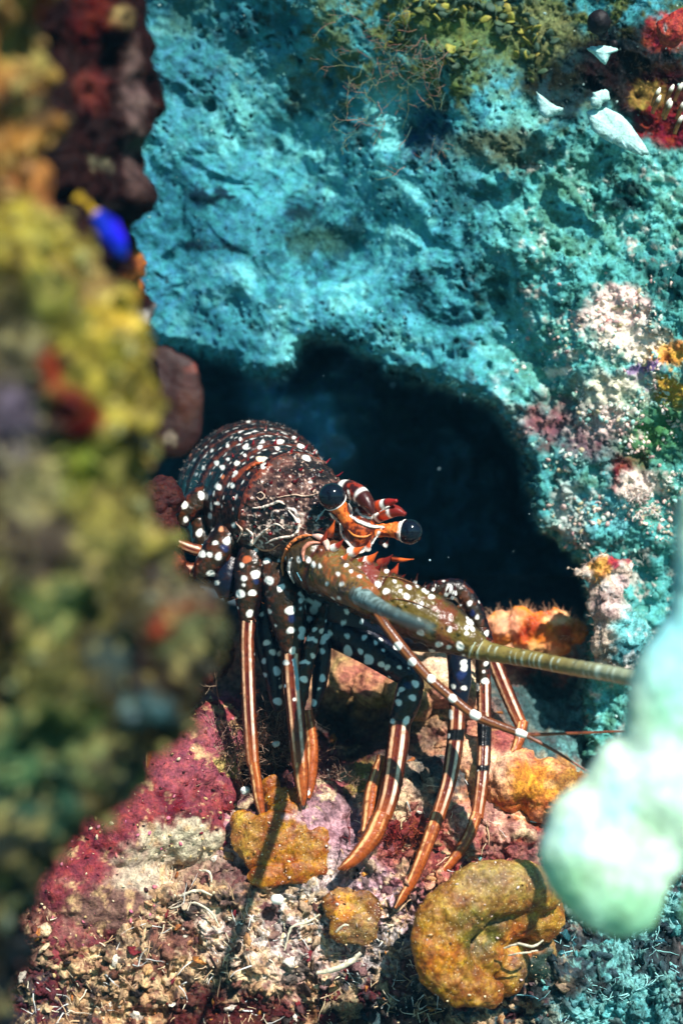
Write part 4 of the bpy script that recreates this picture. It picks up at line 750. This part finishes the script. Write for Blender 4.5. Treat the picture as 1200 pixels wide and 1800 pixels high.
    for yy, a0 in ((1018, 0), (1058, 6), (1098, 10)): ridge([(668+a0*3, yy-6), (700+a0*3, yy-2), (738+a0*3, yy+12)], 1.2, lin(120, 70, 34), taper=True)
    CY = lin(215, 235, 240)  # white underside spots, with cyan shade painted into their colour
    for X, Y, r in [(692,437,10),(690,450,9),(805,477,9),(800,490,8),(760,437,5.5),(880,430,3),(630,455,6),(560,435,5),(515,215,9),(490,265,6),(585,275,4),(460,330,9),(460,355,9),(580,360,7),(560,378,7),(670,285,5),(560,578,6.5),(510,705,7),(498,628,3.5),(320,540,8),(250,488,5),(255,560,4.5),(325,700,8),(240,240,4),(780,362,5),(690,355,5),
        (840,390,4),(480,205,5),(520,185,5),(450,165,6),(635,195,4),(765,280,4),(600,340,5),(540,145,3.5),(445,210,3),(360,620,3)]: spot(*z3(X, Y), r, CY)
    line([z3(440,130), z3(480,165), z3(550,190)], 3.6, CY); line([z3(410,480), z3(425,560), z3(430,640)], 3, lin(150, 190, 200)); line([z3(480,372), z3(510,368), z3(532,388)], 3.2); line([z3(445,495), z3(470,488), z3(492,500)], 3)
    for X, Y, r in [(455,430,6),(458,455,7),(558,435,4.5),(555,515,6.5),(515,545,6),(408,540,4.5),(458,547,5),(390,660,7),(455,398,3),(395,680,5)]: spot(*z4(X, Y), r)
    spot(*z4(445,487), 11, BL); spot(*z3(1010,615), 9, lin(14, 44, 84)); spot(*z2(1050,835), 7, BL)
    # rows of small spots along each tail ring
    Bi = np.arange(pieces['body'].start, pieces['body'].stop)[:len(s_body)*420]
    for k in range(9):
        row = int(np.argmin(np.abs(s_body-(s0+8+k*46*.5+(k % 2)*3))))
        th_ = -1.7
        while th_ < 1.7:
            th_ += .10+r_.random()*.16; j = int((th_+math.pi)/(2*math.pi)*420) % 420; p_ = V[Bi[row*420+j]]; r = 1.2+r_.random()**2*2.6
            m = Bi[np.abs(V[Bi]-p_).max(1) < 12]; q2 = V[m]-p_; up_ = np.array([-math.sin(th_)*0+math.cos(th_), math.sin(th_), 0]); al = q2@up_; dd = np.sqrt(np.maximum((q2**2).sum(1)-al**2, 0)+(al*.55)**2)
            C_[m] += (np.asarray(WHITE)*(.7+.3*r_.random())-C_[m])*np.clip((r-dd)/1.8+.5, 0, 1)[:, None]
    # scattered small spots everywhere dark, also on the sides turned away
    dm = C_.sum(1) < .12; idx = np.where(dm)[0]; idx = r_.permutation(idx)[:2600]; pts = []
    white = V[np.where(C_.min(1) > .6)[0][::7]]
    for i in idx:
        p = V[i]
        if len(pts) > 280: break
        if white.size and (np.abs(white-p).sum(1) < 13).any(): continue
        if pts and (np.linalg.norm(np.array(pts)-p, axis=1) < 13).any(): continue
        pts.append(p)
    for p in pts:
        m = np.where(np.abs(V-p).max(1) < 6)[0]; r = 1.4+r_.random()**2*3.4; k = np.clip((r-np.linalg.norm(V[m]-p, axis=1))/1.2+.5, 0, 1)[:, None]
        C_[m] += (np.asarray(WHITE if r_.random() < .7 else lin(215, 130, 90))-C_[m])*k
    # hairs: leg fringes and bristles, same skin
    hv = []; hn = []; hc = []; hl = []
    for nm, num in [('body',700),('l1a',40),('l2a',40),('l1c',60),('l2c',80),('l2d',160),('l3c',150),('l3d',260),('l4c',90),('l5c',70),('l6c',60),('l6b',50),('l1b',30),('ped',60),('h1',20),('t1',60),('t2',80),('l6a',40)]:
        sl = pieces[nm]; vv = V[sl]; i = r_.integers(0, len(vv), num); m0 = vv.mean(0); hv.append(vv[i]); dd = vv[i]-m0; dd[:, 2] -= 3
        hn.append(dd/np.linalg.norm(dd, axis=1, keepdims=True)*[1, 1, 1]); hc.append(np.repeat(lin(150, 85, 45)[None], num, 0)); hl.append(3+r_.random(num)*(7 if nm not in ('ped', 'h1') else 11)*(.6 if nm == 'body' else 1)); (hc.__setitem__(-1, np.repeat(lin(190, 175, 165)[None], num, 0)) if nm == 'body' else None)
    hv = np.vstack(hv); hn = np.vstack(hn)*[1, -1, 1]; hn = hn[:, [0, 2, 1]]
    sv, sf, sc = strands('h', W(hv), hn, np.vstack(hc), np.concatenate(hl)*U, np.full(len(hv), .35)*U, None, .35, 3, link=False)
    xv, xf, xc = EX.fin(); n0 = len(V)+len(sv); VW = np.vstack([W(V), sv, W(xv)]); FF = F+[sf+len(V)]+[f+n0 for f in xf]; CC = np.vstack([C_, sc, xc])
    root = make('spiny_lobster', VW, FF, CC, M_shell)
    tag(root, 'dark spiny lobster with white spots and orange striped legs leaving its den', 'lobster')
    # eyes
    for e, r in (((583,873,-114), 24), ((720,934.5,-110), 22)):
        e = np.array(e, float); o = make('eye', W(e)[None]+IV3*r*U*.985, IF3, None, M_eye, root)
        ax = (np.array([587,879,-109]) if e[0] < 650 else np.array([709,933,-105]))-e; ax = ax/np.linalg.norm(ax)
        g = Geo(); a = np.cross(ax, [0, 0, 1.]); a /= np.linalg.norm(a); b = np.cross(ax, a); t = np.linspace(0, 2*math.pi, 48)
        cp = e+ax*r*.5; ring = cp+(np.cos(t)[:, None]*a+np.sin(t)[:, None]*b)*r*.87
        P, _, _ = tube([(*p, 1.5) for p in ring], 3, 10); g.grid(P, lin(245, 235, 225)); g.build('eye_rim', M_shell, o)
    # whip of the near antenna
    q_ = [(832,1135,-150,26),(850,1143,-156,18.5),(880,1150,-175,16),(940,1160,-215,15),(1000,1172,-270,14.5),(1060,1182,-330,14.5),(1120,1194,-385,14),(1200,1210,-450,13),(1320,1236,-540,11),(1450,1265,-640,8)]
    P, s, th = tube(q_, 1.6, 44, bump=lambda s, th: 1+.018*np.cos(s/11*2*math.pi/2)*(s > 10)); T = th[None]+0*s[:, None]; nn = fbm(P, 12, 3, .6, 500)
    ph = ((s+6*np.sin(s/19)+4*np.sin(s/7.3))/17) % 1; ring = np.exp(-((ph-.5)/.1)**2)[:, None]*sst(.15, -.1, np.abs(T-.3)-1.1)*sst(-.25, .15, nn+.1+.35*np.cos(s/24)[:, None])
    c = np.broadcast_to(lin(128, 112, 58), P.shape).copy(); c = mix(c, lin(80, 66, 36), sst(.0, .3, nn)*.6); c = mix(c, lin(150, 165, 140), sst(960, 1100, P[..., 0])*.75); c = mix(c, lin(190, 205, 185), ring); c = mix(c, lin(60, 50, 34), sst(1.0, 1.6, np.abs(T))*.6)
    g = Geo(); g.grid(P, c); a1 = g.build('antenna', M_shell, root); a1['label'] = 'olive whip with pale rings sweeping to the right'
    q_ = [(622,1040,-170,20),(650,1058,-250,15),(680,1074,-360,12),(712,1089,-520,11),(738,1099,-660,10),(756,1104,-780,7)]
    P, s, th = tube(q_, 1.6, 44, bump=lambda s, th: 1+.06*np.cos(s/7*2*math.pi/2)); nn = fbm(P, 12, 3, .6, 510); c = np.broadcast_to(lin(78, 96, 92), P.shape).copy(); c = mix(c, lin(150, 180, 178), sst(.0, .3, nn)*.6); c = mix(c, lin(90, 70, 50), sst(60, 0, s)[:, None]+0*nn)
    g = Geo(); g.grid(P, c); a2 = g.build('antenna', M_shell, root); a2['label'] = 'blue grey whip pointing at the viewer, broken short'
    # antennules
    def thin(pts, spots, nm='antennule', col=lin(105, 56, 30), step=1.5):
        P, s, th = tube(pts, step, 24); nn = fbm(P, 10, 3, .6, 520); c = np.broadcast_to(col, P.shape).copy(); c = mix(c, lin(60, 28, 18), sst(.0, .3, nn)*.7)
        T = th[None]+0*s[:, None]; c = mix(c, lin(190, 120, 70), sst(.5, .1, np.abs(T-.4))*.5)
        for x, y, r in spots: c = mix(c, WHITE, sst(r+.8, r-.8, np.hypot(P[..., 0]-x, P[..., 1]-y))*(P[..., 2] < np.median(P[..., 2], 1, keepdims=True)+3))
        g = Geo(); g.grid(P, c); return g.build(nm, M_shell, root)
    thin([(650,1060,-125,8),(672,1092,-160,9),(700,1130,-172,9.5),(735,1172,-180,9),(760,1198,-184,9),(800,1232,-190,8.5),(835,1258,-196,8.5),(880,1277,-204,7.5),(916,1290,-210,7),(926,1293,-211,5)], [(699,1136,7.5),(724,1164,7.5),(758,1193,7.5),(795,1228,7.5),(835,1257,10),(922,1291,11),(915,1288,9),(750,1207,3)])
    thin([(922,1292,-210,4),(960,1291,-216,3),(1040,1288,-230,2.6),(1130,1284,-246,1.6)], [], 'antennule_whip', lin(120, 60, 38)); thin([(922,1292,-210,4),(960,1312,-216,3),(1000,1336,-224,2.6),(1040,1362,-232,1.6)], [], 'antennule_whip', lin(120, 60, 38))
lobster()

def tubes():
    L_ = [([(80,1540,-60),(110,1562,-72),(150,1572,-80),(172,1596,-88)],3.2,'long pale worm tube snaking over the pink boulder at far left'),
          ([(292,1440,10),(320,1432,0),(345,1428,-6),(366,1434,-8)],2.6,'pale worm tube lying across the top of the pink boulder'),
          ([(276,1566,-60),(310,1576,-70),(345,1566,-76),(372,1574,-82)],2.8,'wavy white worm tube in the middle of the cream rubble'),
          ([(300,1598,-80),(340,1588,-86),(370,1604,-92),(386,1630,-98)],2.2,'hooked worm tube just under the wavy white one'),
          ([(350,1530,-50),(368,1534,-58),(372,1552,-64)],2.4,'tiny curled white worm tube left of the amber frond'),
          ([(556,1712,-112),(590,1704,-118),(615,1692,-120),(634,1676,-118)],5.2,'thickest white worm tube, lying under the small amber patch'),
          ([(500,1672,-100),(512,1632,-104),(540,1622,-104),(562,1608,-102)],2.2,'thin grey worm tube between the amber frond and small amber patch'),
          ([(590,1640,-126),(602,1628,-128),(612,1626,-128)],2.6,'short white worm tube on the small amber patch'),
          ([(885,1668,-150),(910,1660,-156),(935,1664,-156),(955,1654,-150)],2.4,'upper white worm tube in the hollow of the big amber lobe'),
          ([(892,1680,-150),(918,1676,-158),(945,1672,-152)],2.0,'lower white worm tube in the hollow of the big amber lobe')]
    for pts, r, lab in L_:
        P, s, th = tube([(*p, r*(1 if 0 < k < len(pts)-1 else .6)) for k, p in enumerate(pts)], 1.5, 14); P = P+fbm(P, 6, 3, .6, 600)[..., None]*1.6
        g = Geo(); g.grid(P, lin(235, 225, 195)*(.8+.25*fbm(P, 8, 2, .5, 3))[..., None]); o = g.build('worm_tube', M_strand); tag(o, lab, 'worm tube', 'pale worm tubes on the reef floor')
tubes()
def beads():
    for x, y, d, r, lab in [(485,1308,60,7,'small white ball polyp hanging in the bush between the first two legs'),(431,1390,0,8.5,'small white ball polyp beside the foot of the leftmost leg'),(487,1582,-92,10.5,'largest white ball polyp, under the amber frond')]:
        P = IV3*(1+.35*fbm(IV3, .7, 3, .5, int(x))[:, None])*np.array([1, .8, .85]); o = make('white_polyp', W(np.array([x, y, d], float))[None]+P*r*U, IF3, np.broadcast_to(lin(225, 230, 220), P.shape), M_sponge)
        tag(o, lab, 'polyp', 'white ball polyps')
beads()
def bush(name, cx, cy, d, sx, sy, n, L_, cols, label, cat, rad=.7, up=(0, -.5, .8), levels=3):
    """branching bush: every twig forks, all in one mesh"""
    Vs = []; Fs = []; Cs = []; k = 0
    base = np.stack([cx+rng.normal(size=n)*sx, cy+rng.normal(size=n)*sy, d+rng.normal(size=n)*12], -1); pos = W(base); dr = np.array(up)+rng.normal(size=(n, 3))*.6; ln = L_*(.6+rng.random(n)*.8); rd = np.full(n, rad)
    for lv in range(levels):
        dr /= np.linalg.norm(dr, axis=1, keepdims=True); c = np.array(cols)[rng.integers(0, len(cols), len(pos))]
        K = 4; pts = [pos]; dd = dr.copy()
        for _ in range(K):
            dd = dd+rng.normal(size=dd.shape)*.16; dd /= np.linalg.norm(dd, axis=1, keepdims=True); pts.append(pts[-1]+dd*(ln*U/K)[:, None])
        pts = np.stack(pts, 1); rf = np.array([.3, -.9, .2]); t = np.gradient(pts, axis=1); n1 = np.cross(t, rf); n1 /= np.linalg.norm(n1, axis=-1, keepdims=True)+1e-9; n2 = np.cross(t, n1); n2 /= np.linalg.norm(n2, axis=-1, keepdims=True)+1e-9
        P = np.stack([pts+(n1*math.cos(a)+n2*math.sin(a))*(rd*U)[:, None, None] for a in (0, 2.1, 4.2)], 2); m = len(pts)
        Vs.append(P.reshape(-1, 3)); Fs.append((gridF(K+1, 3, True)[None]+np.arange(m)[:, None, None]*(K+1)*3).reshape(-1, 4)+k); Cs.append(np.repeat(c[:, None], (K+1)*3, 1).reshape(-1, 3)); k += m*(K+1)*3
        ends = np.vstack([pts[:, -1], pts[:, -1], pts[:, 2]]); dr = np.vstack([dd, dd, dd])+rng.normal(size=(m*3, 3))*.65; ln = np.concatenate([ln, ln, ln])*.62; rd = np.concatenate([rd]*3)*.75; pos = ends
    return tag(make(name, np.vstack(Vs), np.vstack(Fs), np.vstack(Cs), M_strand), label, cat)
HY = [lin(95, 62, 46), lin(140, 105, 85), lin(60, 36, 28), lin(170, 140, 120)]
bush('feathery_bush', 405, 1340, 60, 26, 30, 60, 34, HY, 'brown feathery bush left of the first striped leg', 'hydroid')
bush('feathery_bush', 475, 1330, 90, 26, 34, 90, 36, HY, 'brown feathery bush between the first two striped legs', 'hydroid')
bush('feathery_bush', 590, 1400, 60, 26, 20, 50, 26, HY, 'brown feathery bush between the second and the thick third leg', 'hydroid')
bush('red_alga', 700, 1475, -20, 26, 14, 70, 16, [lin(130, 30, 30), lin(170, 60, 45), lin(90, 20, 24)], 'small tuft of rusty red alga behind the thick leg tip', 'alga', .9)
bush('pale_twigs', 1120, 880, 200, 14, 10, 24, 18, [lin(235, 225, 215), lin(215, 190, 180)], 'pale branching twigs on the right wall below the maroon patch', 'hydroid', 1.1, (-.1, -.8, .2))
bush('wall_whiskers', 700, 120, 190, 50, 60, 60, 40, [lin(70, 110, 100), lin(110, 120, 80), lin(150, 110, 90)], 'thin drooping whiskers below the leafy algae at the top', 'hydroid', .6, (-.4, -.5, -.5))
def plates():
    for nm, pts, d, lab in [('shell_fragment', [(1030,195),(1062,188),(1096,206),(1122,238),(1140,268),(1128,272),(1098,262),(1062,244),(1040,226)], 110, 'largest pale shell fragment wedged on the ledge top right'),
                            ('shell_fragment', [(942,160),(958,172),(975,184),(990,190),(978,200),(962,207),(948,198)], 120, 'small pale shell fragment left of the largest one'),
                            ('shell_fragment', [(1040,160),(1066,158),(1072,172),(1052,190),(1038,184)], 100, 'stubby pale fragment just above the largest one'),
                            ('shell_fragment', [(1030,85),(1062,80),(1084,84),(1070,100),(1062,112),(1046,98)], 90, 'highest pale fragment, on the dark maroon patch')]:
        p = np.array([(*q, d) for q in pts], float); ce = p.mean(0); rings = []
        q = spline([(*a, 1) for a in np.vstack([p, p[:1]])], 3)[:-1, :3]; q = q+fbm(q, 10, 3, .6, 5)[:, None]*[5, 5, 0]
        for f, dz in [(.05,-9),(.5,-8),(.85,-5),(1,0),(.9,6),(.5,9),(.05,10)]: r_ = ce+(q-ce)*f; r_[:, 2] += dz+fbm(r_, 14, 3, .6, 8)*4; rings.append(r_)
        g = Geo(); P = np.stack(rings); g.grid(P, lin(190, 238, 232)*(.85+.3*fbm(P, 12, 3, .5, 2))[..., None]); tag(g.build(nm, M_wall), lab, 'shell', 'pale shell fragments on the top right ledge')
plates()
def polyp_cluster():
    g = Geo(); r_ = np.random.default_rng(3)
    for k in range(8):
        x = 1146+r_.random()*60; y = 155+r_.random()*68; P, s, th = tube([(x-5,y+14,98,3.5),(x,y,92,4.2),(x+6,y-12,84,3.8),(x+9,y-18,82,1.5)], 2, 14); f = (s/s[-1])[:, None]+0*th[None]
        c = np.broadcast_to(lin(120, 84, 40), P.shape); c = c+(lin(245, 235, 215)-c)*sst(.62, .85, f)[..., None]; g.grid(P, c)
    tag(g.build('cup_coral', M_sponge), 'cluster of brown cup polyps with white tips at the right edge', 'coral')
polyp_cluster()
rockthing('dark_ball_sponge', [(1052,38,60,21),(1060,60,75,10),(1078,76,90,8)], lin(14, 8, 14), [], 'near black ball sponge on a short stem, top right', 'sponge', M_sponge, 3, 5, (3, 20, 1, 8), 171)
rockthing('red_lump_sponge', [(1180,55,70,26),(1200,40,70,26),(1165,45,80,14)], lin(170, 55, 45), [(1178,32,8,10,lin(230,200,190))], 'coral red lump sponge in the top right corner', 'sponge', M_floor, 3, 4, (6, 24, 3, 9), 173)
def specks():
    r_ = np.random.default_rng(9); n = 34; p = np.stack([r_.uniform(300, 1150, n), r_.uniform(500, 1100, n), r_.uniform(-500, 300, n)], -1); p[0] = (755,985,-60); p[1] = (788,980,-120)
    V, F = IV, IF; s_ = r_.uniform(.4, 1.5, n); s_[0] = 2.2; P = (W(p)[:, None]+V[None]*(s_*U)[:, None, None]).reshape(-1, 3); Fz = (F[None]+np.arange(n)[:, None, None]*len(V)).reshape(-1, 3)
    tag(make('drifting_specks', P, Fz, np.broadcast_to(lin(170, 205, 215), P.shape), M_strand), 'fine pale specks drifting in the water', 'particles', kind='stuff')
specks()

def haze():
    a = np.array([(x, y, z) for x in (-3.3, 3.3) for y in (-1.8, 3.3) for z in (-1.5, 1.4)], float)
    F = np.array([(0,1,3,2),(4,6,7,5),(0,4,5,1),(2,3,7,6),(0,2,6,4),(1,5,7,3)])
    m = bpy.data.materials.new('sea_water_haze'); m.use_nodes = True; t = m.node_tree; t.nodes.clear()
    o = t.nodes.new('ShaderNodeOutputMaterial'); v = t.nodes.new('ShaderNodeVolumePrincipled'); v.inputs['Color'].default_value = (0.12, 0.55, 0.9, 1); v.inputs['Density'].default_value = 0.012
    t.links.new(v.outputs[0], o.inputs['Volume']); tag(make('haze', a, F, None, m, smooth=False), 'thin blue sea water haze', 'haze', kind='stuff')
haze()
